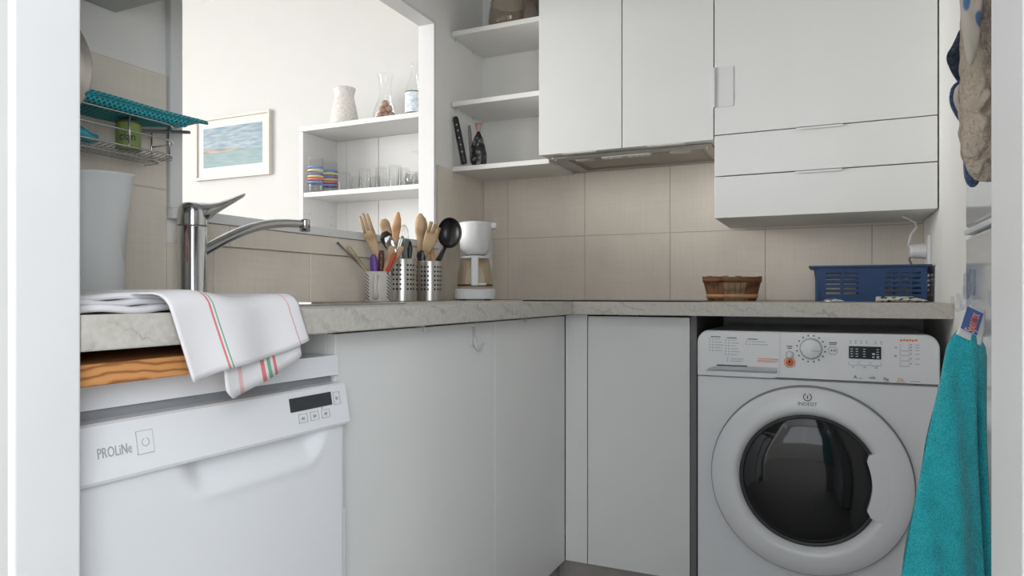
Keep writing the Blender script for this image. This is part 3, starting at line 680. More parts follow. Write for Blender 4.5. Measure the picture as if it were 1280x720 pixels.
# dark things on the lowest shelf
t = thing('gas_lighter', 'long dark speckled lighter leaning against the wall on the lowest shelf', 'lighter', at(578, 205.5, 2.665))
p0, p1 = at(580.5, 205, 2.665), at(569, 146, 2.66)
body = MB().strip(p0, p1, [(0, .010), (.05, .012), (.6, .0125), (.95, .011), (1, .008)], .016, FWD).build('body', 'black', t)
q = MB()
for f_ in (.25, .4, .55, .7, .82): c_ = p0.lerp(p1, f_) - FWD * .0085; q.sphere(c_, .0035, (1, 1, 1), 8)
tag(q.build('spots', 'lcdtxt', body), kind='stuff')
c0 = at(598, 205, 2.69); c0.z = 1.4347
t = thing('spice_bag', 'black and grey printed bag gathered and clipped at its top', 'bag', c0)
def bag(p, a, r, z): return Vector((p.x * (1 + .10 * math.sin(3 * a + z * 40)), p.y * .62 * (1 + .08 * math.sin(4 * a)), p.z))
mb_, nt, bs = new_mat('printed_bag'); bs.inputs['Roughness'].default_value = .3
tc = node(nt, 'ShaderNodeTexCoord'); vo = node(nt, 'ShaderNodeTexNoise'); vo.inputs['Scale'].default_value = 55; vo.inputs['Detail'].default_value = 2; nt.links.new(tc.outputs['Object'], vo.inputs['Vector'])
nt.links.new(ramp(nt, vo.outputs['Fac'], [(.42, (.012, .012, .013)), (.55, (.03, .03, .032)), (.62, (.32, .32, .32)), (.7, (.06, .06, .06))]), bs.inputs['Base Color'])
MB().lathe([(0, 0), (.026, 0), (.031, .02), (.033, .05), (.029, .085), (.02, .115), (.009, .135), (.006, .145)], c0, 24, mod=bag).build('pouch', mb_, t)
MB().lathe([(.006, .142), (.010, .155), (.016, .175), (.0, .172)], c0, 12, mod=bag).build('gathered_top', mat('pale_pink_clip', (.55, .36, .30), .6), t)
t = thing('seasoning_stick', 'grey narrow packet standing behind the lighter on the lowest shelf', 'packet', at(588, 205, 2.74))
MB().strip(at(590, 203.5, 2.74), at(586.5, 157, 2.76), [(0, .006), (.1, .0075), (.85, .0075), (1, .005)], .008, FWD).build('sachet', mat('grey_sachet', (.30, .29, .28), .5, var=.2), t)

# ================================================================== hob, things on the right worktop
t = thing('hob', 'flat black glass hob set in the worktop under the extractor', 'hob', (.71, -.31, CT))
box(.43, .985, -.56, -.07, CT + .0002, CT + .004, .001).build('glass', 'hob', t)
q = MB()
for (x, y, r) in ((.57, -.43, .09), (.57, -.19, .07), (.84, -.43, .07), (.84, -.19, .09)): q.lathe([(r, .0041), (r + .002, .0042), (r + .004, .0041)], (x, y, CT), 40)
tag(q.build('zone_marks', 'printl', t), kind='stuff')
# slatted wooden tub
bx = at(915, 376, 2.235); bc = Vector((bx.x, bx.y, CT + .0002))
t = thing('wooden_tub', 'small oval tub of brown wooden slats on the worktop', 'basket', bc)
n = 30
def ell(a, k, z): return bc + RGT * (.0945 * k * math.cos(a)) + FWD * (.062 * k * math.sin(a)) + UP * z
inn = MB()
inn.grid(lambda u, v: ell(2 * math.pi * u, (.74 + .22 * v), .004 + .072 * v), 40, 2); inn.build('lining', 'slat', t)
q = MB(); q.prism([tuple((ell(2 * math.pi * i / 32, .78, 0))[:2]) for i in range(32)], 'z', CT + .0002, CT + .005); q.build('base', 'slat', t)
for i in range(n):
    a0, a1 = 2 * math.pi * (i + .04) / n, 2 * math.pi * (i + .96) / n
    zt = .078 + random.uniform(-.0015, .002); q = MB()
    P = [ell(a0, .80, .001), ell(a1, .80, .001), ell(a1, 1.0, zt), ell(a0, 1.0, zt)]; I = [ell(a0, .76, .001), ell(a1, .76, .001), ell(a1, .965, zt), ell(a0, .965, zt)]
    q.v = P + I; q.f = [[0, 1, 2, 3], [7, 6, 5, 4], [0, 4, 5, 1], [1, 5, 6, 2], [2, 6, 7, 3], [3, 7, 4, 0]]; q.sm = [False] * 6
    front = 4.15 < (a0 + a1) / 2 < 5.1
    q.build('slat', 'slatl' if front else 'slat', t)
for (z, k) in ((.010, .835), (.060, .965)):
    q = MB(); q.grid(lambda u, v: ell(2 * math.pi * u, k + .006 + .02 * v, z + .012 * v), 48, 1); q.build('hoop', M['wood2'] if z < .02 else M['slat'], t, solid=.0025)
# navy plastic basket
B0, B1 = at(1030, 374, 2.08), at(1162, 374, 2.03)
bl = Vector((1.26, -.30, CT)); 
bx0, bx1, by0, by1, bz0, bz1 = 1.265, 1.578, -.285, -.06, CT + .0003, CT + .105
t = thing('plastic_basket', 'navy blue slotted plastic basket by the white wall', 'basket', ((bx0 + bx1) / 2, (by0 + by1) / 2, bz0))
def wallslots(mb, axis, a0, a1, pos0, pos1, cols):
    """slotted basket wall: horizontal bars and posts, leaning a little outward"""
    hgt = bz1 - bz0; rows_ = [.0, .014, .0, 0]
    bars = [(0, .022)] + [(.022 + .0145 * k + .0065, .022 + .0145 * (k + 1)) for k in range(5)] + [(.0945, hgt)]
    def bx(u0, u1, z0, z1, th=.003, push=0):
        o = len(mb.v)
        for z in (z0, z1):
            f_ = z / hgt; sg = 1 if pos1 < pos0 else -1; p = pos0 + (pos1 - pos0) * f_ - push * sg
            for u in (u0, u1):
                for d_ in (0, th * sg):
                    q = (u, p + d_) if axis == 'y' else (p + d_, u); mb.v.append(Vector((q[0], q[1], bz0 + z)))
        mb.f += [[o + i for i in f_] for f_ in ([0, 1, 3, 2], [4, 6, 7, 5], [0, 4, 5, 1], [2, 3, 7, 6], [0, 2, 6, 4], [1, 5, 7, 3])]; mb.sm += [False] * 6
    for (z0, z1) in bars: bx(a0, a1, z0, z1)
    edges = [a0] + [e for c in cols for e in c] + [a1]
    for k in range(0, len(edges), 2): bx(edges[k], edges[k + 1], .02, .096, .0042, .0006)
wl = bx1 - bx0
q = MB(); wallslots(q, 'y', bx0 + .012, bx1 - .008, by0 + .008, by0, [(bx0 + .04, bx0 + .083), (bx0 + .090, bx0 + .13), (bx0 + .20, bx0 + .235), (bx0 + .24, bx0 + .263), (bx0 + .268, bx0 + .29)]); q.build('side', 'bluepl', t)
q = MB(); wallslots(q, 'y', bx0 + .012, bx1 - .008, by1 - .008, by1, [(bx0 + .04, bx0 + .083), (bx0 + .090, bx0 + .13), (bx0 + .20, bx0 + .235), (bx0 + .24, bx0 + .28)]); q.build('side', 'bluepl', t)
q = MB(); wallslots(q, 'x', by0 + .008, by1 - .008, bx0 + .02, bx0 + .008, [(by0 + .03, by0 + .09), (by0 + .12, by0 + .19)]); q.build('side', 'bluepl', t)
q = MB(); wallslots(q, 'x', by0 + .008, by1 - .008, bx1 - .014, bx1 - .004, [(by0 + .03, by0 + .09), (by0 + .12, by0 + .19)]); q.build('side', 'bluepl', t)
q = MB(); q.box(bx0 + .018, bx1 - .012, by0 + .008, by1 - .008, bz0, bz0 + .003); q.build('base', 'bluepl', t)
q = MB(); q.box(bx0 - .004, bx1 + .004, by0 - .008, by0 + .004, bz1 - .003, bz1 + .003, .001); q.box(bx0 - .004, bx1 + .004, by1 - .004, by1 + .004, bz1 - .003, bz1 + .003, .001); q.box(bx0 - .006, bx0 + .008, by0, by1, bz1 - .003, bz1 + .003, .001); q.box(bx1 - .006, bx1 + .004, by0, by1, bz1 - .003, bz1 + .003, .001); q.build('rim', 'bluepl', t)
q = MB(); q.box(bx0 + .013, bx0 + .02, by0 + .002, by1 - .004, bz0, bz1 - .004); q.build('corner_posts', 'bluepl', t)
# cream packet and foil scrap in front of the basket
t = thing('paper_packet', 'cream paper packet with black print lying before the navy basket', 'packet', (1.505, -.42, CT))
m_, nt, bs = new_mat('printed_paper'); bs.inputs['Roughness'].default_value = .6
tc = node(nt, 'ShaderNodeTexCoord'); mp = node(nt, 'ShaderNodeMapping'); mp.inputs['Scale'].default_value = (30, 1, 90); nt.links.new(tc.outputs['Object'], mp.inputs['Vector'])
vo = node(nt, 'ShaderNodeTexNoise'); vo.inputs['Scale'].default_value = 2.2; vo.inputs['Detail'].default_value = 2; nt.links.new(mp.outputs[0], vo.inputs['Vector'])
nt.links.new(ramp(nt, vo.outputs['Fac'], [(.50, (.68, .65, .58)), (.53, (.68, .65, .58)), (.56, (.03, .03, .03)), (1, (.03, .03, .03))]), bs.inputs['Base Color'])
def pack(u, v):
    a = 2 * math.pi * v; k = 1 - .75 * max(0, (u - .7) / .3)
    return (1.435 + .125 * u, -.42 + .02 * math.cos(a) * k, CT + .0083 + .0078 * math.sin(a) * k - .0078 * (1 - k))
MB().grid(pack, 20, 16).build('wrapper', m_, t)
q = MB().box(1.434, 1.437, -.435, -.405, CT + .002, CT + .015, .001); q.build('end_flap', 'cream', t)
fc = Vector((1.325, -.44, CT)); t = thing('foil_scrap', 'small crumpled silver foil scrap before the navy basket', 'foil', fc)
def crum(p, a, r, z): return Vector((p.x * (1 + .25 * math.sin(5 * a + z * 300)), p.y * (.6 + .2 * math.sin(3 * a)), p.z * (1 + .3 * math.sin(4 * a))))
MB().lathe([(0, .0005), (.018, .0008), (.026, .003), (.018, .0065), (.006, .008), (0, .006)], fc, 18, mod=crum).build('scrap', 'foil', t)
# socket with plug and cable on the right wall
sp = (WX, -.155)
t = thing('wall_socket', 'white wall socket with plug low on the right wall under the wall unit', 'socket', (WX, sp[1], 1.10))
box(WX - .010, WX - .0002, -.205, -.115, 1.035, 1.125, .003).build('plate', 'white', t)
t = thing('mains_plug', 'white plug with its cable rising behind the wall unit', 'plug', (WX - .011, sp[1], 1.08))
MB().lathe([(0, .042), (.017, .042), (.021, .036), (.023, .01), (.024, 0)], (WX - .0105, sp[1], 1.080), 24, 'x', mod=lambda p, a, r, z: Vector((p.x, p.y, -p.z))).build('body', 'white', t)
MB().tube([(WX - .045, sp[1], 1.082), (WX - .056, -.16, 1.10), (WX - .05, -.17, 1.13), (WX - .035, -.17, 1.15), (WX - .04, -.175, 1.165), (WX - .06, -.18, 1.178), (WX - .075, -.185, 1.1835)], .0035, 8).build('cable', 'white', t)
MB().tube([(WX - .045, -.155, 1.076), (WX - .053, -.15, 1.055), (WX - .045, -.15, 1.035), (WX - .03, -.15, 1.025)], .003, 8).build('cord_grip', 'grey', t)

# ================================================================== sink, tap
SX0, SX1, SY0, SY1 = .075, .455, -1.98, -1.235
t = thing('kitchen_sink', 'stainless steel inset sink with a thin raised rim', 'sink', (.27, -1.6, CT))
q = MB(); z = CT
n8 = 8
outer = [(SX0 + .03, SY0), (SX1 - .03, SY0), (SX1, SY0 + .03), (SX1, SY1 - .03), (SX1 - .03, SY1), (SX0 + .03, SY1), (SX0, SY1 - .03), (SX0, SY0 + .03)]
bx0_, bx1_, by0_, by1_, c8 = KX0 + .002, KX1 - .002, KY0 + .002, KY1 - .002, .03
inner = [(bx0_ + c8, by0_), (bx1_ - c8, by0_), (bx1_, by0_ + c8), (bx1_, by1_ - c8), (bx1_ - c8, by1_), (bx0_ + c8, by1_), (bx0_, by1_ - c8), (bx0_, by0_ + c8)]
def ring(loops, mb):
    o = len(mb.v)
    for (pts, zz) in loops: mb.v += [Vector((p[0], p[1], zz)) for p in pts]
    for l in range(len(loops) - 1):
        for k in range(8): a_, b_ = o + 8 * l + k, o + 8 * l + (k + 1) % 8; mb.f.append([a_, b_, b_ + 8, a_ + 8]); mb.sm.append(False)
ring([(outer, z + .0002), (outer, z + .0022), ([(p[0] + (.001 if p[0] < .27 else -.001), p[1] + (.001 if p[1] < -1.6 else -.001)) for p in outer], z + .0032), (inner, z + .0032), (inner, z + .0002)], q)
q.build('rim', 'steel', t)
bo = MB(); cxm, cym = (bx0_ + bx1_) / 2, (by0_ + by1_) / 2
ring([(inner, z + .0031), ([(cxm + (p[0] - cxm) * .97, cym + (p[1] - cym) * .97) for p in inner], z - .02), ([(cxm + (p[0] - cxm) * .92, cym + (p[1] - cym) * .93) for p in inner], z - .145), ([(cxm + (p[0] - cxm) * .15, cym + (p[1] - cym) * .12) for p in inner], z - .155)], bo)
bo.build('bowl', 'steel', t, solid=.001)
MB().lathe([(0, -.150), (.03, -.150), (.034, -.153), (.034, -.158)], (cxm, cym, z), 24).build('drain', 'chrome', t)
q = MB()
for k in range(7): q.box(SX0 + .1, SX1 - .04, SY0 + .03 + .03 * k, SY0 + .036 + .03 * k, z + .0033, z + .0055, .001)
tag(q.build('drainer_ribs', 'steel', t), kind='stuff')
tb = Vector((.098, -1.532, CT + .0035))
t = thing('mixer_tap', 'chrome single-lever mixer tap with curved spout at the sink', 'tap', tb)
MB().lathe([(0, 0), (.035, 0), (.035, .006), (.030, .010), (.029, .012), (.029, .160), (.028, .162), (0, .162)], tb, 40).build('column', 'chrome', t)
MB().lathe([(.0283, .1615), (.0283, .1645)], tb, 40).build('joint', 'grey', t)
hd = MB().lathe([(.029, .1640), (.029, .180), (.0285, .192), (.026, .203), (.019, .210), (.008, .213), (0, .2135)], tb, 40).build('head', 'chrome', t)
l0 = tb + Vector((0, 0, .186)); l1 = at(306, 243, 1.53)
MB().strip(l0, l1, [(0, .024, .022), (.12, .0245, .023), (.25, .0225, .019), (.36, .018, .0135), (.5, .0145, .0095), (.75, .0115, .006), (.94, .0095, .0042), (1, .006, .0025)], .01, UP, seg=18, bend=-.004).build('lever', 'chrome', hd)
s0 = tb + Vector((.0, 0, .095)); s1 = at(381, 285, 1.66)
pts = [s0.lerp(s1, f_) + UP * (.030 * math.sin(math.pi * f_ * .95) + .004 * f_) for f_ in [i / 14 for i in range(15)]]
MB().tube(pts, [.0125 - .0030 * i / 14 for i in range(15)], 16).build('spout', 'chrome', t)
e = pts[-1]; MB().lathe([(0, .012), (.0115, .012), (.0125, .008), (.0125, -.016), (.010, -.018), (0, -.016)], e, 20).build('aerator', 'chrome', t)
MB().strip(tb + Vector((.0150, -.0248, .085)), tb + Vector((.0150, -.0248, .160)), [(0, .0012), (1, .0012)], .001, (1, -1, 0)).build('hot_mark', 'red', t)
# white jug
jc = Vector((.117, -1.774, CT + .0034)); jd = math.atan2(.62, .78)
t = thing('measuring_jug', 'tall white plastic jug with pouring lip beside the tap', 'jug', jc)
def jmod(p, a, r, z):
    k = max(0, math.cos(a - jd)) ** 10 * max(0, (z - .135) / .095) ** .8; k2 = 1 + .20 * k if r > .05 else 1
    return Vector((p.x * k2, p.y * k2, p.z + (.004 * math.cos(a - jd) if z > .2 else 0)))
MB().lathe([(0, 0), (.0585, 0), (.0605, .004), (.0615, .12), (.062, .14), (.0622, .16), (.0625, .18), (.063, .20), (.0635, .224), (.0655, .228), (.065, .231), (.062, .229), (.060, .19), (.057, .008), (0, .006)], jc, 64, mod=jmod).build('body', 'jug', t)
hp_ = [jc + Vector((-.058 * math.cos(jd), -.058 * math.sin(jd), .21)), jc + Vector((-.10 * math.cos(jd), -.10 * math.sin(jd), .20)), jc + Vector((-.105 * math.cos(jd), -.105 * math.sin(jd), .12)), jc + Vector((-.057 * math.cos(jd), -.057 * math.sin(jd), .06))]
MB().tube(hp_, .009, 10).build('handle', 'jug', t)

# ================================================================== tea towel over the worktop edge
wht = (.74, .73, .745)
pk, gn = (.70, .20, .22), (.18, .42, .27)
M['cl1'] = stripes_mat('tea_towel_cloth', wht, [(.255, .007, pk), (.280, .005, gn), (.90, .005, (.72, .40, .42))])
M['cl2'] = stripes_mat('tea_towel_end', wht, [(.16, .02, (.74, .5, .5)), (.40, .022, pk), (.475, .022, gn), (.555, .02, pk)])
M['cl0'] = stripes_mat('tea_towel_plain', (.72, .715, .735), [])
t = thing('tea_towel', 'folded white tea towel with red and green stripes over the worktop edge', 'towel', (.58, -1.9, CT))
def path(s_, lift, r, drop):
    """profile across the worktop edge: s_ 0 on the worktop .. 1 at the hem"""
    flat = .22; L = flat + 1.45 * r + drop; d = s_ * L; xe = .622 + .004
    if d < flat: return xe - r - flat + d + .0, CT + lift
    d -= flat
    if d < 1.45 * r:
        a = d / (1.45 * r) * math.pi / 2; return xe - r + r * math.sin(a) + .002, CT + lift - r + r * math.cos(a)
    d -= 1.45 * r; return xe + .002 + .012 * d / max(drop, .01), CT + lift - r - d
def main_sheet(u, v):
    y = -2.030 + .215 * u; hem = .083 + .002 * math.sin(u * 9) - .040 * u
    x, z = path(v, .019 + .003 * math.sin(u * 7 + 1) + .006 * math.exp(-((u - .25) / .2) ** 2), .022, hem)
    back = max(0, 1 - v * 1.8)
    yy = y + .034 * max(0, v - .62) / .38 * (1 - .55 * u) - .055 * back * (1 - u)
    wob = .0035 * math.sin(u * 11 + v * 4) * max(0, v - .5) * 2
    return (x + .005 + wob + .0015 * math.sin(u * 5), yy, z)
MB().grid(main_sheet, 44, 44).build('top_layer', 'cl1', t, solid=.0022)
def under_sheet(u, v):
    y = -1.945 + .135 * u
    hem = .109 - .044 * max(0, u - .06) / .94 - .012 * max(0, (.06 - u) / .06)
    x, z = path(v, .013, .014, hem)
    yy = y + .012 * max(0, v - .7) / .3 * math.sin(u * 3.1)
    return (x - .0005 + .003 * math.sin(u * 13 + 2) * max(0, v - .6), yy, z)
MB().grid(under_sheet, 30, 30).build('under_layer', 'cl2', t, solid=.002)
# flat folded stack lying on the worktop to the left
def fold(z0, z1, x1, y0, y1, ph):
    zc, h = (z0 + z1) / 2, (z1 - z0) / 2
    def fn(u, v):
        y = y0 + (y1 - y0) * u; a = (v - .5) * math.pi * 1.0
        w = .0018 * math.sin(u * 9 + ph); xe = x1 + .006 * math.sin(u * 4 + ph)
        if v < .3: return (xe - .16 * (1 - v / .3) , y, zc - h + w)
        if v > .7: return (xe - .16 * ((v - .7) / .3), y, zc + h + w)
        b = (v - .3) / .4 * math.pi - math.pi / 2
        return (xe + h * math.cos(b), y, zc + h * math.sin(b) + w)
    return fn
for i, (z0, z1, x1, y0, y1) in enumerate(((.0015, .0085, .596, -2.105, -1.975), (.0090, .0150, .588, -2.110, -1.965), (.0155, .0215, .580, -2.112, -1.955))):
    MB().grid(fold(CT + z0, CT + z1, x1, y0, y1, i * 1.7), 30, 30).build('fold', 'cl0', t, solid=.0016)

# ================================================================== wire basket on the left wall with its contents
zb, zm, zt_ = 1.232, 1.262, 1.294
t = thing('wire_basket', 'chrome wire basket with rounded end fixed to the tiled wall', 'basket', (.012, -1.8, zb))
def rail(z, inset=0):
    x1, y1 = .103 - inset, -1.560 - inset; r = .045; p = [(.012, -2.08, z), (x1 - r, -2.08, z)] + [(x1 - r + r * math.sin(R(a)), -2.08 + r - r * math.cos(R(a)), z) for a in range(15, 91, 15)]
    p += [(x1 - r + r * math.cos(R(a)), y1 - r + r * math.sin(R(a)), z) for a in range(0, 91, 15)] + [(.012, y1, z)]
    return p
for z in (zb, zm, zt_): MB().tube(rail(z), .0017 if z != zb else .002, 6).build('rail', 'chrome', t)
MB().tube(rail(zb - .012, .018), .0016, 6).build('floor_rail', 'chrome', t)
for p in ((.103, -1.68), (.103, -1.86), (.095, -1.585), (.012, -1.562), (.012, -1.75), (.012, -1.95), (.103, -2.02)): MB().tube([(p[0], p[1], zb - .003), (p[0], p[1], zt_)], .0019, 6).build('upright', 'chrome', t)
fl = MB()
for i in range(44): fl.tube([(.012, -2.07 + .0114 * i, zb - .002), (.05, -2.07 + .0114 * i, zb - .010), (.099, -2.07 + .0114 * i, zb - .002)], .0009, 4)
for i in range(7): fl.tube([(.018 + .013 * i, -2.07, zb - .009), (.018 + .013 * i, -1.58, zb - .009)], .0009, 4)
tag(fl.build('wire_floor', 'chrome', t), kind='stuff')
# pan lid standing in the basket
lc = Vector((.108, -1.862, 1.353)); t = thing('pan_lid', 'round steel pan lid propped upright against the wire basket', 'lid', (lc.x, lc.y, zb))
MB().lathe([(.1045, -.002), (.106, .001), (.1045, .003), (.10, .004), (.085, .012), (.06, .020), (.03, .025), (0, .026)], lc, 48, 'x').build('disc', 'lidsteel', t)
MB().lathe([(.008, .025), (.008, .036), (.018, .042), (.018, .046), (0, .048)], lc, 20, 'x').build('knob', 'black', t)
# turquoise mesh mat
m_, nt, bs = new_mat('turquoise_mesh'); bs.inputs['Roughness'].default_value = .6
uvn = node(nt, 'ShaderNodeUVMap'); mp = node(nt, 'ShaderNodeMapping'); mp.inputs['Rotation'].default_value = (0, 0, R(45)); mp.inputs['Scale'].default_value = (1, 1, 1)
nt.links.new(uvn.outputs[0], mp.inputs['Vector'])
ck = node(nt, 'ShaderNodeTexVoronoi'); ck.inputs['Scale'].default_value = 1.0; ck.inputs['Randomness'].default_value = 0.0
mp2 = node(nt, 'ShaderNodeMapping'); mp2.inputs['Scale'].default_value = (64, 20, 1); nt.links.new(uvn.outputs[0], mp2.inputs['Vector']); nt.links.new(mp2.outputs[0], mp.inputs['Vector']); nt.links.new(mp.outputs[0], ck.inputs['Vector'])
nt.links.new(ramp(nt, ck.outputs['Distance'], [(.0, (.008, .13, .16)), (.30, (.008, .13, .16)), (.40, (.04, .47, .54)), (1, (.05, .55, .62))]), bs.inputs['Base Color'])
bu = node(nt, 'ShaderNodeBump'); bu.inputs['Strength'].default_value = .9; bu.inputs['Distance'].default_value = .003; nt.links.new(ck.outputs['Distance'], bu.inputs['Height']); nt.links.new(bu.outputs[0], bs.inputs['Normal'])
M['mesh'] = m_
t = thing('mesh_mat', 'turquoise non-slip mesh mat folded over on top of the wire basket', 'mat', (.06, -1.75, zt_))
def matf(u, v):
    y = -2.02 + .498 * u + (.02 if v > .5 else -.03 * u); h = .011; zc = zt_ + .0035 + h + .001 * math.sin(u * 14)
    if v < .4: return (.10 - .088 * (1 - v / .4), y - .05 * u * (1 - v / .4), zc - h)
    if v > .62: return (.10 - .088 * ((v - .62) / .38), y, zc + h - .004 * ((v - .62) / .38))
    b = (v - .4) / .22 * math.pi - math.pi / 2
    return (.10 + h * math.cos(b), y, zc + h * math.sin(b))
MB().grid(matf, 60, 30).build('folded_sheet', 'mesh', t, solid=.0035)
t = thing('dish_brush', 'grey brush handle poking out from under the turquoise mat', 'brush', at(228, 163, 1.49))
MB().strip(at(170, 163, 1.40), at(237, 165.5, 1.505), [(0, .006), (.4, .005), (.8, .004), (.92, .006), (1, .003)], .007, UP).build('handle', 'grey', t)
# tin, packet, card in the basket
gc = Vector((.066, -1.655, zb + .0005)); t = thing('green_tin', 'green tin with dark lettering standing in the wire basket', 'tin', gc)
MB().lathe([(0, 0), (.0215, 0), (.0225, .002), (.0225, .050), (.0215, .052), (0, .052)], gc, 28).build('can', 'green', t)
MB().lathe([(.0225, .052), (.0229, .054), (.0215, .056), (0, .0555)], gc, 28).build('cap', mat('olive_cap', (.12, .13, .05), .4), t)
cd_ = (CAM - gc); cd_.z = 0; cd_.normalize(); rt = Vector((-cd_.y, cd_.x, 0))
q = text('clan', .0215, gc + cd_ * .0236 - rt * .016 + UP * .016, rt, UP, 'navyprint', t, 'lettering', ext=.0006, sx=.85)
t = thing('sponge_packet', 'turquoise plastic packet lying in the wire basket', 'packet', (.062, -1.785, zb - .006))
def pk_(u, v):
    a = 2 * math.pi * v; k = math.sin(math.pi * min(.97, max(.03, u))) ** .35
    return (.060 + .026 * math.cos(a) * k, -1.845 + .125 * u, zb + .016 + (.017 * math.sin(a)) * k + .002 * math.sin(u * 20) - .006 * u)
MB().grid(pk_, 24, 20).build('wrapper', 'sponge', t)
t = thing('wooden_brush', 'pale wooden brush back leaning in the wire basket', 'brush', (.07, -1.86, zb - .006))
MB().strip((.084, -1.790, zb + .006), (.086, -1.872, zb + .058), [(0, .012), (.1, .0135), (.9, .0135), (1, .010)], .011, (1, 0, 0)).build('brush_back', 'wood1', t)
MB().strip((.066, -1.785, zb + .006), (.070, -1.862, zb + .058), [(0, .013), (1, .013)], .012, (1, 0, 0)).build('bristles', 'black', t)

# ================================================================== cup, canisters, utensils
def container(c, r, h, name, label, cat, m_):
    t = thing(name, label, cat, c)
    return t
cup = Vector((.136, -.925, CT + .0003))
t = thing('mug', 'white mug with black diagonal dashes holding knife handles and wooden sticks', 'mug', cup)
MB().lathe([(0, 0), (.034, 0), (.0365, .003), (.0370, .086), (.0355, .087), (.0345, .084), (.034, .006), (0, .005)], cup, 40).build('body', 'cupw', t)
vd = CAM - cup; vd.z = 0; vd.normalize(); va = math.atan2(vd.y, vd.x)
hpt = [cup + Vector((math.cos(va - .12), math.sin(va - .12), 0)) * rr + UP * zz for rr, zz in ((.036, .074), (.052, .074), (.06, .066), (.062, .044), (.06, .022), (.052, .014), (.036, .014))]
MB().strip(hpt[0], hpt[1], [(0, .007), (1, .007)], .006, UP).tube(hpt, .0062, 8).build('handle', 'cupw', t)
q = MB()
for side in (-1, 1):
    for k in range(8):
        z0 = .010 + k * .0095
        q.tube([cup + Vector((.0368 * math.cos(va + side * .98 + d_), .0368 * math.sin(va + side * .98 + d_), z0 - d_ * .022)) for d_ in (-.24, -.08, .08, .24)], .0013, 5)
tag(q.build('dashes', 'black', t), kind='stuff')
def canister(c, label):
    t = thing('utensil_canister', label, 'canister', c)
    r, h = .0425, .131
    body = MB().lathe([(0, 0), (r, 0), (r, .002), (r, h - .002), (r - .0005, h), (r - .0015, h - .001), (r - .0015, .003), (0, .003)], c, 48).build('body', 'steel', t)
    q = MB(); vd = CAM - c; va = math.atan2(vd.y, vd.x)
    for a in range(24):
        if a % 4 == 0: continue
        for k in range(6):
            ang = va + .15 + a * 2 * math.pi / 24; p = c + Vector((math.cos(ang) * (r - .001), math.sin(ang) * (r - .001), .038 + .0145 * k)); n_ = Vector((math.cos(ang), math.sin(ang), 0))
            q.cyl(p, p + n_ * .0015, .0034, 8)
    tag(q.build('hole_discs', 'holeshade', body), kind='stuff')  # dark discs carry the shade of the holes, which are not cut
    return t
c1 = Vector((.117, -.773, CT + .0003)); c2 = Vector((.117, -.612, CT + .0003))
canister(c1, 'perforated steel canister between the mug and the other canister')
canister(c2, 'perforated steel canister beside the coffee machine holding the black ladle')
NV = -FWD
def utensil(name, label, cat, p0, p1, parts, group=None):
    """parts: (part name, material, prof, thickness) strips along p0-p1"""
    t = thing(name, label, cat, p0, 0, group)
    for (pn, m_, prof, th) in parts: MB().strip(p0, p1, prof, th, NV).build(pn, m_, t)
    return t
MUG, CA, CC = (471, 340.5, 2.004), (503.5, 324, 2.15), (537.5, 327, 2.296)
def line(con, ur, tip, off=0, toff=0, inside=.06):
    """utensil axis: passes the container rim at pixel column ur, ends at pixel tip"""
    pr = at(ur, con[1], con[2] + off); pt = at(tip[0], tip[1], con[2] + off + toff)
    return pr - (pt - pr).normalized() * inside, pt
def ut(name, label, cat, con, ur, tip, parts, off=0, toff=0, inside=.06):
    p0, p1 = line(con, ur, tip, off, toff, inside); return utensil(name, label, cat, p0, p1, parts)
# --- in the canister beside the coffee machine
p0, p1 = line(CC, 545, (557, 308), .012, .03, .07)
t = thing('soup_ladle', 'large black soup ladle leaning out of the perforated canister', 'ladle', p0)
MB().tube([p0, p0.lerp(p1, .7), p1], [.0045, .0055, .007], 10).build('handle', 'black', t)
bc_ = at(561.5, 291, CC[2] + .035)
def bowl(u, v):
    a = 2 * math.pi * u; rr = .045 * math.sin(v * math.pi * .5); d_ = -.028 * math.cos(v * math.pi * .5)
    nrm = (NV * .93 + UP * -.05 + RGT * -.33).normalized(); e1 = RGT * .94 + NV * .33; e2 = UP
    return bc_ + e1 * rr * math.cos(a) * .96 + e2 * rr * math.sin(a) * 1.12 + nrm * d_
MB().grid(bowl, 32, 12).build('bowl', 'black', t, solid=.0025)
ut('turner', 'thin black turner handle rising beside the soup ladle', 'turner', CC, 549, (556, 310), [('handle', 'black', [(0, .0045), (.7, .005), (1, .006)], .006)], 0, .0)
p0, p1 = line(CC, 528, (545, 279), -.022, -.01)
t = thing('slotted_spatula', 'notched pale wooden spatula leaning out of the canister beside the ladle', 'spatula', p0)
MB().strip(p0, p1, [(0, .006), (.35, .007), (.45, .011), (.6, .019), (.80, .0225), (.82, .0225)], .006, NV).build('blade', 'wood1', t)
dv = (p1 - p0); wv = dv.normalized().cross(NV).normalized()
for k, e_ in ((-.0145, 1.0), (-.0005, .985), (.0140, .95)): MB().strip(p0 + dv * .80 + wv * k, p0 + dv * e_ + wv * k * 1.06, [(0, .0070), (1, .0062)], .0055, NV).build('prong', 'wood1', t)
ut('wooden_spoon', 'pale wooden spoon standing upright between the canisters', 'spoon', CC, 523.5, (525.5, 267), [('spoon', 'wood1', [(0, .006), (.5, .0068), (.6, .009), (.72, .0150), (.86, .0172), (.95, .013), (1, .005)], .009)], -.004)
ut('wooden_spoon', 'brown wooden spoon edge behind the upright pale spoon', 'spoon', CC, 529, (530, 272), [('spoon', 'wood3', [(0, .005), (.5, .006), (.75, .012), (.9, .012), (1, .005)], .008)], .022)
ut('wooden_spatula', 'warm orange wooden spatula handle before the black ladle', 'spatula', CC, 541.5, (537, 298), [('handle', 'wood2', [(0, .008), (.3, .0085), (.7, .0085), (1, .0075)], .007)], -.010, 0, .05)
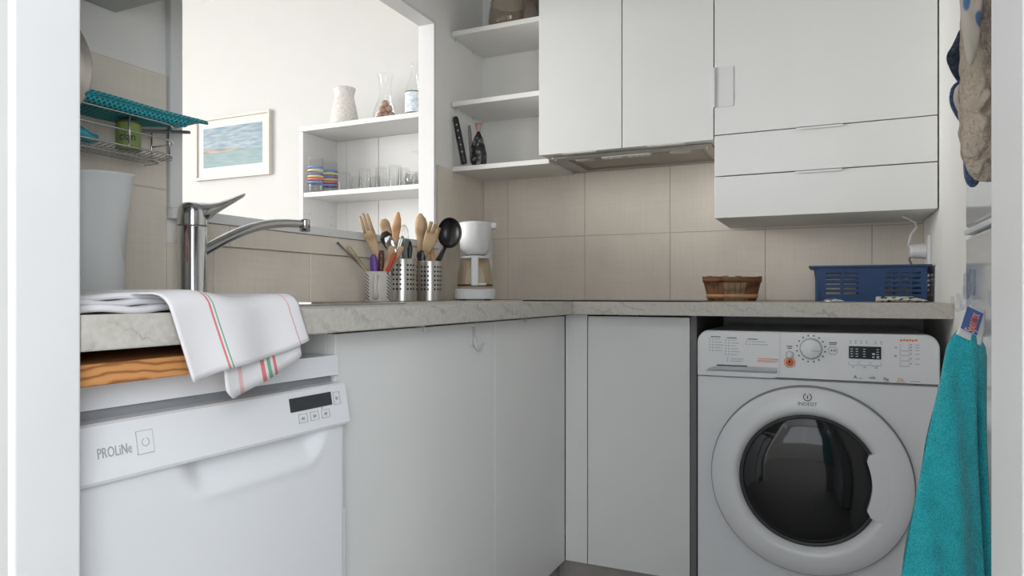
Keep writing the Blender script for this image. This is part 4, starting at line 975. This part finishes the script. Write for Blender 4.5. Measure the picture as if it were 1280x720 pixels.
ut('serving_spoon', 'black serving spoon back resting low on the canister rim', 'spoon', CC, 527.5, (526.5, 313), [('spoon', 'black', [(0, .006), (.5, .011), (.75, .0165), (.9, .014), (1, .006)], .008)], -.024, 0, .035)
# --- in the canister beside the mug
ut('wooden_spoon', 'rounded tan wooden spatula rising behind the steel whisk', 'spoon', CA, 493, (479, 274), [('spoon', 'wood1', [(0, .005), (.5, .006), (.65, .010), (.78, .0165), (.92, .0165), (.97, .013), (1, .008)], .008)], .012)
ut('wooden_spatula', 'pointed warm-coloured wooden spatula beside the steel whisk', 'spatula', CA, 491, (498, 265), [('blade', 'wood2', [(0, .005), (.5, .006), (.62, .011), (.78, .0140), (.9, .011), (1, .003)], .007)], -.004)
p0, p1 = line(CA, 503, (505, 281), .022)
t = thing('whisk', 'steel wire whisk behind the wooden utensils', 'whisk', p0)
q0 = p0.lerp(p1, .45)
MB().strip(p0, q0, [(0, .006), (1, .006)], .012, NV).build('handle', 'steel', t)
for k in range(5):
    a = math.pi * k / 5; e1 = RGT * math.cos(a) + FWD * math.sin(a)
    MB().tube([q0 + (p1 - q0) * (.5 - .5 * math.cos(b_)) + e1 * .017 * math.sin(b_) for b_ in [2 * math.pi * i / 24 for i in range(25)]], .0006, 5).build('wire', 'chrome', t)
ut('skimmer', 'black-rimmed spoon head behind the purple-handled knife', 'spoon', CA, 495, (480, 290), [('spoon', 'black', [(0, .005), (.55, .006), (.7, .016), (.88, .020), (1, .010)], .008)], .000)
ut('steel_spoon', 'shiny steel serving spoon in the middle canister', 'spoon', CA, 497, (484, 296), [('spoon', 'chrome', [(0, .006), (.45, .007), (.62, .013), (.85, .017), (1, .010)], .006)], -.020, -.004)
ut('plastic_spoon', 'grey plastic spoon leaning out of the middle canister', 'spoon', CA, 507, (509, 299), [('spoon', 'grey', [(0, .006), (.5, .010), (.68, .0160), (.88, .0160), (1, .008)], .009)], -.006)
ut('black_spoon', 'black spoon edge beside the grey plastic spoon', 'spoon', CA, 512, (512.5, 302), [('spoon', 'black', [(0, .004), (.5, .006), (.8, .0085), (1, .004)], .007)], -.014, 0, .05)
ut('steel_knife', 'grey steel handle rising behind the pale wooden handle', 'knife', CA, 494.5, (503.5, 295), [('handle', 'steel', [(0, .005), (.6, .006), (.9, .007), (1, .004)], .008)], -.034, 0, .05)
# --- in the mug
p0, p1 = line(MUG, 478.5, (453.5, 267), .010)
t = thing('wooden_fork', 'three-pronged pale wooden salad fork leaning out of the mug', 'fork', p0)
MB().strip(p0, p1, [(0, .006), (.4, .0065), (.55, .011), (.68, .0165), (.78, .0165)], .007, NV).build('handle', 'wood1', t)
dv = (p1 - p0); wv = dv.normalized().cross(NV).normalized()
for k in (-.0112, 0, .0112): MB().strip(p0 + dv * .76 + wv * k, p0 + dv * (.98 + .02 * (k == 0)) + wv * k * 1.02, [(0, .0050), (.7, .0048), (1, .0038)], .0065, NV).build('prong', 'wood1', t)
ut('metal_skewer', 'thin grey stick leaning far out of the mug', 'stick', MUG, 459, (421.5, 303), [('stick', 'grey', [(0, .003), (.8, .003), (1, .0035)], .006)], .012)
ut('wooden_stick', 'pale wooden stick leaning out of the mug beside the thin grey stick', 'stick', MUG, 459.5, (434.5, 308), [('stick', 'wood3', [(0, .005), (.6, .0055), (.95, .0065), (1, .004)], .010)], -.006)
ut('kitchen_knife', 'purple-handled knife standing in the mug', 'knife', MUG, 468, (466.5, 318), [('handle', 'purple', [(0, .010), (.5, .0115), (.85, .011), (.95, .008), (1, .005)], .012)], -.010, 0, .04)
p0, p1 = line(MUG, 476, (477, 313), -.004, 0, .04)
t = utensil('kitchen_knife', 'brown riveted wooden knife handle standing in the mug', 'knife', p0, p1, [('handle', 'brown', [(0, .009), (.6, .0085), (.9, .0085), (1, .006)], .012)])
q = MB()
for f_ in (.5, .66, .84): q.sphere(p0.lerp(p1, f_) + NV * .0058, .0018, seg=8)
tag(q.build('rivets', 'chrome', t), kind='stuff')
ut('kitchen_knife', 'pale wooden knife handle leaning between the brown and red handles', 'knife', MUG, 481.5, (491, 307), [('handle', 'wood1', [(0, .007), (.5, .0085), (.88, .0105), (.97, .009), (1, .005)], .011)], -.004, 0, .045)
ut('kitchen_knife', 'red knife handle leaning out of the mug', 'knife', MUG, 483.5, (494.5, 316), [('handle', 'red', [(0, .005), (.5, .0058), (.9, .006), (1, .003)], .009)], -.017, 0, .045)
ut('kitchen_knife', 'slim pale wooden handle just beside the red knife handle', 'knife', MUG, 484.5, (503, 308), [('handle', 'wood1', [(0, .004), (.5, .0062), (.85, .0085), (.97, .007), (1, .004)], .009)], .010, -.01, .045)

# ================================================================== coffee machine
cc = Vector((.135, -.325, CT + .0003)); va = math.atan2(CAM.y - cc.y, CAM.x - cc.x)
t = thing('coffee_machine', 'white filter coffee machine with glass jug in the corner', 'coffee machine', cc, va + math.pi / 2)
# local: -y faces the camera
def ov(p, a, r, z): return Vector((p.x, p.y, p.z))
m = MB().prism(rrect(-.073, .073, -.075, .085, .04, 6), 'z', .004, .042, bev=.004); m.build('base', 'white', t, local=True)
for x in (-.045, .045): MB().cyl((x, -.05, 0), (x, -.05, .005), .012, 12).build('foot', 'black', t, local=True)
MB().prism(rrect(-.058, .066, .045, .088, .015, 4), 'z', .042, .25, bev=.003).build('water_tank', 'frost', t, local=True)
MB().lathe([(0, .165), (.030, .166), (.046, .172), (.054, .19), (.0585, .235), (.061, .272), (.0605, .280), (.055, .2845), (0, .286)], (0, .0, 0), 40).build('filter_holder', 'white', t, local=True)
MB().box(.055, .078, -.012, .02, .262, .284, .003).build('hinge_block', 'white', t, local=True)
jg = MB().lathe([(0, .0440), (.056, .0440), (.063, .050), (.0655, .065), (.063, .10), (.056, .13), (.052, .150), (.0505, .150), (.0545, .13), (.0615, .10), (.064, .066), (.061, .052), (0, .0475)], (0, -.008, 0), 40).build('glass_jug', 'coffeeglass', t, local=True)
MB().lathe([(0, .151), (.0525, .151), (.0525, .157), (.02, .164), (0, .164)], (0, -.008, 0), 32).build('jug_lid', 'white', jg, local=True)
MB().lathe([(.0635, .0515), (.0650, .053), (.0658, .057), (.0650, .058)], (0, -.008, 0), 40).build('coffee_ring', 'coffee', jg, local=True)
m = MB().box(-.014, .012, -.104, -.09, .052, .158, .004); m.box(-.012, .010, -.092, -.055, .146, .158, .003); m.box(-.004, .040, -.098, -.062, .054, .062, .002); m.build('jug_handle', 'white', jg, local=True)
# power lead behind it
tag(MB().tube([(.22, -.10, CT + .0035), (.25, -.06, CT + .0035), (.30, -.05, CT + .0035), (.36, -.035, CT + .0035), (.40, -.02, CT + .0035)], .003, 6).build('power_lead', 'white'), 'thin white lead lying along the back of the worktop by the coffee machine', 'cable')

# ================================================================== beyond the pass-through
# open shelf unit
BY, BX0, BX1 = -.235, -.770, -.085
M['shelfliv'] = mat('bookcase_white', (.66, .657, .65), .5, var=.012)
t = thing('bookcase', 'white open shelf unit with glasses seen through the pass-through', 'shelf unit', (-.42, -.12, 0))
box(BX0, BX0 + .018, BY, -.0005, 0, 1.651, .001).build('side', 'shelfliv', t)
box(BX1 - .018, BX1, BY, -.0005, 0, 1.651, .001).build('side', 'shelfliv', t)
box(BX0 - .002, BX1 + .002, BY - .004, -.0005, 1.6515, 1.672, .001).build('top', 'shelfliv', t)
for z in (1.368, 1.06, .74, .42, .08): box(BX0 + .0185, BX1 - .0185, BY + .003, -.012, z, z + .02, .001).build('shelf', 'shelfliv', t)
for a, b_ in ((BX0 + .0185, -.695), (-.694, -.52), (-.517, -.14), (-.137, BX1 - .0185)): box(a, b_, -.011, -.001 if b_ != -.14 else -.003, .08, 1.651, .001).build('back_panel', 'shelfliv', t)
q = MB()
for y in (-.19, -.05):
    for k in range(4): q.cyl((BX0 + .0178, y, 1.30 - .035 * k), (BX0 + .0186, y, 1.30 - .035 * k), .003, 8)
tag(q.build('pin_holes', 'printl', t), kind='stuff')
ZS = 1.3883
def glassware(name, label, cat, c, prof, m_='glass', seg=28, group=None):
    t = thing(name, label, cat, c, 0, group); return t, MB().lathe(prof, c, seg).build('body', m_, t)
def tumbler(c, h, r, w=.0016): return [(0, .0), (r * .93, 0), (r * .95, .004), (r, h), (r - w, h), (r * .95 - w, .006), (0, .005)]
bands = [(.42, (.16, .26, .50)), (.24, (.62, .56, .25)), (.04, (.18, .18, .42)), (-.12, (.60, .50, .22)), (-.28, (.62, .16, .16)), (-.46, (.16, .26, .50))]
for (u, d_, lab) in ((394.5, 2.985, 'tall tumbler with coloured bands next to the shelf side'), (412.5, 3.07, 'tall tumbler with coloured bands beside the small clear glasses')):
    c = at(u, 240, d_); c.z = ZS; h = .145
    t, b_ = glassware('striped_tumbler', lab, 'glass', c, tumbler(c, h, .0335), group='banded tumblers on the shelf')
    for (p, col) in bands:
        z = h * (.5 + p * .5) - .004; M['band'] = mat('band_paint', col, .4); rr = .0335 * (.95 + .05 * z / h) + .0004
        MB().lathe([(rr, z), (rr, z + .0082)], c, 28).build('band', 'band', t, solid=.0004)
for k, (u, d_, h, r) in enumerate(((430, 2.98, .080, .029), (446, 3.04, .072, .025), (456, 2.96, .090, .027), (469, 3.02, .07, .025), (476.5, 2.94, .094, .027), (494, 2.90, .094, .029), (505, 2.955, .094, .028))):
    c = at(u, 240, d_); c.z = ZS
    lab = ('clear glass standing next to the banded tumblers', 'low clear glass, second from the banded tumblers', 'clear glass, third from the banded tumblers', 'low clear glass half hidden behind the third and fifth glass', 'clear glass, fifth from the banded tumblers', 'clear glass next but one to the round glass bowl', 'clear glass standing beside the round glass bowl')[k]
    glassware('drinking_glass', lab, 'glass', c, [(r, 0), (r * .93, h), (r * .9, h + .003), (0, h + .003), (0, h - .003), (r * .9 - .002, h - .003), (r - .002, 0)], group='clear glasses on the shelf')
c = at(517, 240, 2.87); c.z = ZS
glassware('glass_bowl', 'round clear glass bowl at the end of the row', 'bowl', c, [(0, 0), (.022, 0), (.034, .012), (.038, .03), (.034, .052), (.028, .062), (.026, .061), (.032, .05), (.0355, .03), (.032, .014), (.02, .003), (0, .003)])
c = at(524, 240, 2.96); c.z = ZS
glassware('wine_glass', 'stemmed wine glass turned upside down behind the bowl', 'glass', c, [(.034, 0), (.038, .04), (.03, .07), (.006, .085), (.004, .1), (.004, .155), (.012, .161), (.034, .164), (.034, .166), (.006, .166), (0, .1655)])
ZT = 1.6723
c = at(430.5, 150, 2.985); c.z = ZT
t, _b = glassware('vase', 'white speckled glass vase on top of the shelf unit', 'vase', c, [(0, 0), (.058, 0), (.062, .008), (.058, .04), (.050, .08), (.042, .115), (.041, .13), (.046, .15), (.049, .158), (.045, .157), (.038, .13), (.045, .08), (.056, .01), (0, .005)], 'vase', 36)
c = at(482, 143, 2.895); c.z = ZT
t, _b = glassware('carafe', 'clear glass carafe holding walnuts on top of the shelf unit', 'carafe', c, [(0, 0), (.050, 0), (.054, .006), (.052, .03), (.040, .065), (.029, .09), (.0265, .12), (.028, .165), (.034, .185), (.036, .19), (.032, .188), (.0255, .165), (.0245, .12), (.027, .09), (.038, .064), (.050, .03), (.050, .008), (0, .004)], 'glass', 36)
random.seed(3)
for k, (dx, dz) in enumerate(((-.024, .02), (.002, .022), (.026, .02), (-.012, .047), (.014, .049), (.0, .068))):
    MB().sphere(c + RGT * dx + UP * dz + FWD * random.uniform(-.008, .008), .0148, (1, 1, 1.05), 14).build('walnut', 'nuts', t)
c = at(517.5, 138, 2.84); c.z = ZT
t, _b = glassware('bottle', 'clear glass bottle with printed band on top of the shelf unit', 'bottle', c, [(0, 0), (.034, 0), (.036, .004), (.036, .10), (.030, .13), (.016, .16), (.0125, .19), (.0125, .212), (.0155, .214), (.0155, .224), (.012, .224), (.0115, .19), (.034, .10), (.034, .006), (0, .004)])
MB().lathe([(.0365, .012), (.0367, .014), (.0367, .098), (.0365, .1)], c, 28).build('label_band', mat('pale_blue_label', (.60, .68, .74), .5, var=.3, scale=60), t)
for z in (.012, .098): MB().lathe([(.0368, z - .002), (.0371, z), (.0368, z + .002)], c, 28).build('label_edge', 'print', t)
# framed seascape
px0, px1, pz0, pz1 = -1.652, -1.150, 1.531, 1.846
t = thing('framed_picture', 'framed seascape with blue sky in a white mount on the white wall', 'picture', ((px0 + px1) / 2, -.01, pz0))
m = MB(); fw = .014
m.box(px0, px1, -.022, -.0005, pz0, pz0 + fw, .001); m.box(px0, px1, -.022, -.0005, pz1 - fw, pz1, .001); m.box(px0, px0 + fw, -.022, -.0005, pz0 + fw, pz1 - fw, .001); m.box(px1 - fw, px1, -.022, -.0005, pz0 + fw, pz1 - fw, .001)
m.build('frame', mat('cream_frame', (.56, .53, .485), .5), t)
box(px0 + fw, px1 - fw, -.012, -.0006, pz0 + fw, pz1 - fw).build('mount', mat('mount_card', (.60, .595, .58), .8), t)
m_, nt, bs = new_mat('seascape_print'); bs.inputs['Roughness'].default_value = .35
uvn = node(nt, 'ShaderNodeUVMap'); sx = node(nt, 'ShaderNodeSeparateXYZ'); nt.links.new(uvn.outputs[0], sx.inputs[0])
mp = node(nt, 'ShaderNodeMapping'); mp.inputs['Scale'].default_value = (3, 9, 1); nt.links.new(uvn.outputs[0], mp.inputs['Vector'])
nz = node(nt, 'ShaderNodeTexNoise'); nz.inputs['Scale'].default_value = 1.6; nz.inputs['Detail'].default_value = 5; nt.links.new(mp.outputs[0], nz.inputs['Vector'])
sk = ramp(nt, nz.outputs['Fac'], [(.35, (.08, .15, .21)), (.65, (.24, .30, .34))])
sea = ramp(nt, nz.outputs['Fac'], [(.35, (.075, .155, .17)), (.65, (.125, .22, .22))])
lt = node(nt, 'ShaderNodeMath', operation='LESS_THAN'); nt.links.new(sx.outputs[1], lt.inputs[0]); lt.inputs[1].default_value = .40
mx = node(nt, 'ShaderNodeMix', data_type='RGBA'); nt.links.new(lt.outputs[0], mx.inputs[0]); nt.links.new(sk, mx.inputs[6]); nt.links.new(sea, mx.inputs[7])
# a spit of sand tapering to the right at the horizon
sp_ = node(nt, 'ShaderNodeMath', operation='SUBTRACT'); sp_.inputs[1].default_value = .41; nt.links.new(sx.outputs[1], sp_.inputs[0])
ab = node(nt, 'ShaderNodeMath', operation='ABSOLUTE'); nt.links.new(sp_.outputs[0], ab.inputs[0])
wd = node(nt, 'ShaderNodeMath', operation='MULTIPLY_ADD'); nt.links.new(sx.outputs[0], wd.inputs[0]); wd.inputs[1].default_value = -.085; wd.inputs[2].default_value = .075
l2 = node(nt, 'ShaderNodeMath', operation='LESS_THAN'); nt.links.new(ab.outputs[0], l2.inputs[0]); nt.links.new(wd.outputs[0], l2.inputs[1])
sand = ramp(nt, nz.outputs['Fac'], [(.4, (.13, .10, .08)), (.6, (.27, .22, .17))])
mx2 = node(nt, 'ShaderNodeMix', data_type='RGBA'); nt.links.new(l2.outputs[0], mx2.inputs[0]); nt.links.new(mx.outputs[2], mx2.inputs[6]); nt.links.new(sand, mx2.inputs[7])
nt.links.new(mx2.outputs[2], bs.inputs['Base Color'])
MB().grid(lambda u, v: (px0 + .052 + (px1 - px0 - .104) * u, -.0125, pz0 + .062 + (pz1 - pz0 - .115) * v), 1, 1, False).build('print', m_, t)

# ================================================================== fridge by the doorway with hooks, mitts and cloth
FX = 1.49; FYF, FYN = -1.468, -2.06
t = thing('fridge', 'glossy white fridge freezer standing by the doorway', 'fridge', (1.8, -1.76, 0))
box(FX + .055, 2.06, FYN + .002, FYF - .002, .03, 1.80, .004).build('body', 'app', t)
box(FX, FX + .05, FYN, FYF, .05, 1.026, .004).build('lower_door', 'gloss', t)
box(FX, FX + .05, FYN, FYF, 1.038, 1.80, .004).build('upper_door', 'gloss', t)
box(FX - .002, FX + .05, FYN, FYF, 1.0285, 1.0355, .001).build('door_trim', 'fridgetrim', t)
for y in (FYN + .06, FYF - .06): MB().cyl((FX + .1, y, 0), (FX + .1, y, .031), .02, 12).build('foot', 'black', t)
for y in (FYN + .06, FYF - .06): MB().cyl((2.0, y, 0), (2.0, y, .031), .02, 12).build('foot', 'black', t)
def clear_hook(y, z, label):
    t = thing('adhesive_hook', label, 'hook', (FX, y, z))
    MB().prism(rrect(y - .011, y + .011, z - .016, z + .020, .009, 5), 'x', FX - .004, FX - .0003, bev=.001).build('plate', 'clearpl', t)
    MB().tube([(FX - .003, y, z + .002), (FX - .004, y, z - .016), (FX - .007, y, z - .028), (FX - .012, y, z - .031), (FX - .0165, y, z - .026), (FX - .018, y, z - .012)], [.0035, .0035, .003, .003, .0028, .0022], 8).build('hook', 'clearpl', t)
clear_hook(-1.487, .958, 'clear plastic hook at the edge of the fridge door')
clear_hook(-1.535, .962, 'empty clear plastic hook in the middle of the row on the fridge door')
clear_hook(-1.735, .965, 'clear plastic hook carrying the teal cloth on the fridge door')
clear_hook(-1.86, 1.60, 'clear plastic hook high on the fridge door holding the oven mitts')
# teal microfibre cloth hanging by its label loop
TC = Vector((1.4570, -1.740, .89))
t = thing('microfibre_cloth', 'teal terry cleaning cloth hanging by its loop from a clear hook', 'cloth', Vector((TC.x - .03, TC.y, .36)))
def cone(u, v):
    a = 2 * math.pi * u; z = .906 - .54 * v - .006 * math.cos(a) * max(0, 1 - v * 8)
    wl = .022 + .053 * min(1.35, v / .5) ** .85; wr = .0135 + .0045 * min(1, v * 3)
    dth = .009 + .013 * v ** .7
    ca, sa = math.cos(a), math.sin(a)
    x = (wr if ca > 0 else wl) * ca
    top = .72 + .28 * min(1, v / .03) ** .5
    c0_ = -.25 + 1.05 * min(1, v / .55)
    cr = math.exp(-((x / wr - c0_) / .22) ** 2) if sa < 0 else 0
    rip = .0035 * math.sin(x * 95 + v * 3) * min(1, v * 5) + .0022 * math.sin(x * 210 - v * 9)
    drift = 0
    return Vector((TC.x, TC.y, z)) + RGT * (x * top + drift) + FWD * (dth * sa * top + .011 * cr * min(1, v * 5) + rip * (1 if sa < 0 else .4) + .006 * v)
MB().grid(cone, 120, 90).build('cloth', 'teal', t)
LD = (TC - CAM).dot(FWD) - .012
MB().strip(at(1211, 425, LD + .003), at(1223, 384, LD + .012), [(0, .0145), (.5, .0125), (1, .008)], .0012, NV).build('loop', 'label', t)
q = MB()
a_, b_ = at(1210.5, 414.5, LD - .0005), at(1219, 387.5, LD + .0045); dv = (b_ - a_); wv = dv.normalized().cross(NV).normalized() * .0088; nn = NV.normalized() * .0008
q.v = [a_ - wv + nn, b_ - wv + nn, b_ + wv + nn, a_ + wv + nn, a_ - wv, b_ - wv, b_ + wv, a_ + wv]; q.f = [[0, 1, 2, 3], [7, 6, 5, 4], [0, 4, 5, 1], [1, 5, 6, 2], [2, 6, 7, 3], [3, 7, 4, 0]]; q.sm = [False] * 6
lb = q.build('label_patch', 'labelblue', t)
yd = NV.cross(dv).normalized()
text('Spontex', .0150, a_ + dv * .0 + nn * 1.3 - yd * .0052, dv, yd, 'label', lb, 'lettering_backing', ext=.0002, sx=.42)
text('Spontex', .0136, a_ + dv * .05 + nn * 1.9 - yd * .0047, dv, yd, 'labelred', lb, 'lettering', ext=.0002, sx=.42)
# oven mitts and pot holders
def smooth(pts, it=2):
    for _ in range(it):
        o = []
        for i in range(len(pts)):
            a, b_ = pts[i], pts[(i + 1) % len(pts)]; o += [(a[0] * .75 + b_[0] * .25, a[1] * .75 + b_[1] * .25), (a[0] * .25 + b_[0] * .75, a[1] * .25 + b_[1] * .75)]
        pts = o
    return pts
def holder(t, pts, m_, edge, th=.010, amp=0, fq=150, er=.003):
    P = [at(*p) for p in pts]; n_ = len(P); c = sum(P, Vector()) / n_
    def surf(u, v):
        k = u * n_; i = int(k) % n_; f_ = k - int(k); o = P[i].lerp(P[(i + 1) % n_], f_); w = 1 - abs(2 * v - 1); rr = 1 - w ** 1.6
        q = c.lerp(o, rr); h = th / 2 * (1 - rr ** 6)
        if amp:
            x, z = (q - c).dot(RGT) * fq, q.z * fq
            h += amp * (math.sin(x + .9 * math.sin(z * .55)) * .6 + math.sin(z * .9 + 1.3 * math.sin(x * .8)) * .7) * (1 - rr ** 5)
        return q - FWD * (h if v < .5 else -h)
    MB().grid(surf, 96, 40).build('padding', m_, t)
    if edge: MB().tube(P, er, 8, closed=True).build('binding', edge, t)
def sm(pts, d_): return [(p[0], p[1], d_) for p in smooth(pts, 2)]
t = thing('oven_mitt', 'thick beige quilted oven mitt hanging on the fridge door', 'oven mitt', at(1232, 226, .655))
holder(t, sm([(1206, 60), (1205, 150), (1204, 185), (1208, 212), (1218, 226), (1234, 228), (1256, 226), (1262, 200), (1264, 60), (1264, -120), (1240, -170), (1212, -140)], .655), 'quilt', None, .034, .0032, 330)
t = thing('pot_holder', 'dark navy pot holder corner sticking out behind the beige mitt', 'pot holder', at(1200, 108, .705))
holder(t, sm([(1181, 71), (1191, 56), (1202, 30), (1224, 30), (1226, 110), (1206, 116), (1190, 92)], .705), 'navy', None, .012, .001, 300, .0016)
t = thing('pot_holder', 'cream patterned pot holder with blue binding behind the beige mitt', 'pot holder', at(1205, 152, .69))
holder(t, sm([(1188, 124), (1193, 104), (1222, 96), (1224, 156), (1207, 158), (1194, 140)], .69), 'quiltpat', 'bluecl', .012, .001, 300, .002)
t = thing('oven_mitt', 'blue oven mitt tip showing below the beige mitt', 'oven mitt', at(1215, 233, .69))
holder(t, sm([(1207, 150), (1206.5, 205), (1209, 232), (1216, 235), (1223, 231), (1226, 210), (1226, 150)], .69), 'bluecl', None, .016, 0)
t = thing('pot_holder', 'cream pot holder with blue flowers hanging over the beige mitt', 'pot holder', at(1215, 82, .63))
m_, nt, bs = new_mat('flowered_cloth'); bs.inputs['Roughness'].default_value = .95
tc = node(nt, 'ShaderNodeTexCoord'); mp = node(nt, 'ShaderNodeMapping'); mp.inputs['Scale'].default_value = (1, 1, .45); nt.links.new(tc.outputs['Object'], mp.inputs['Vector'])
vo = node(nt, 'ShaderNodeTexVoronoi'); vo.inputs['Scale'].default_value = 62; nt.links.new(mp.outputs[0], vo.inputs['Vector'])
nt.links.new(ramp(nt, vo.outputs['Distance'], [(0, (.06, .13, .30)), (.20, (.10, .17, .33)), (.27, (.48, .43, .37)), (1, (.46, .41, .35))]), bs.inputs['Base Color'])
holder(t, sm([(1202, -120), (1200, 10), (1205, 60), (1211, 86), (1221, 74), (1226, 0), (1228, -120)], .63), m_, None, .012, .0012, 260)
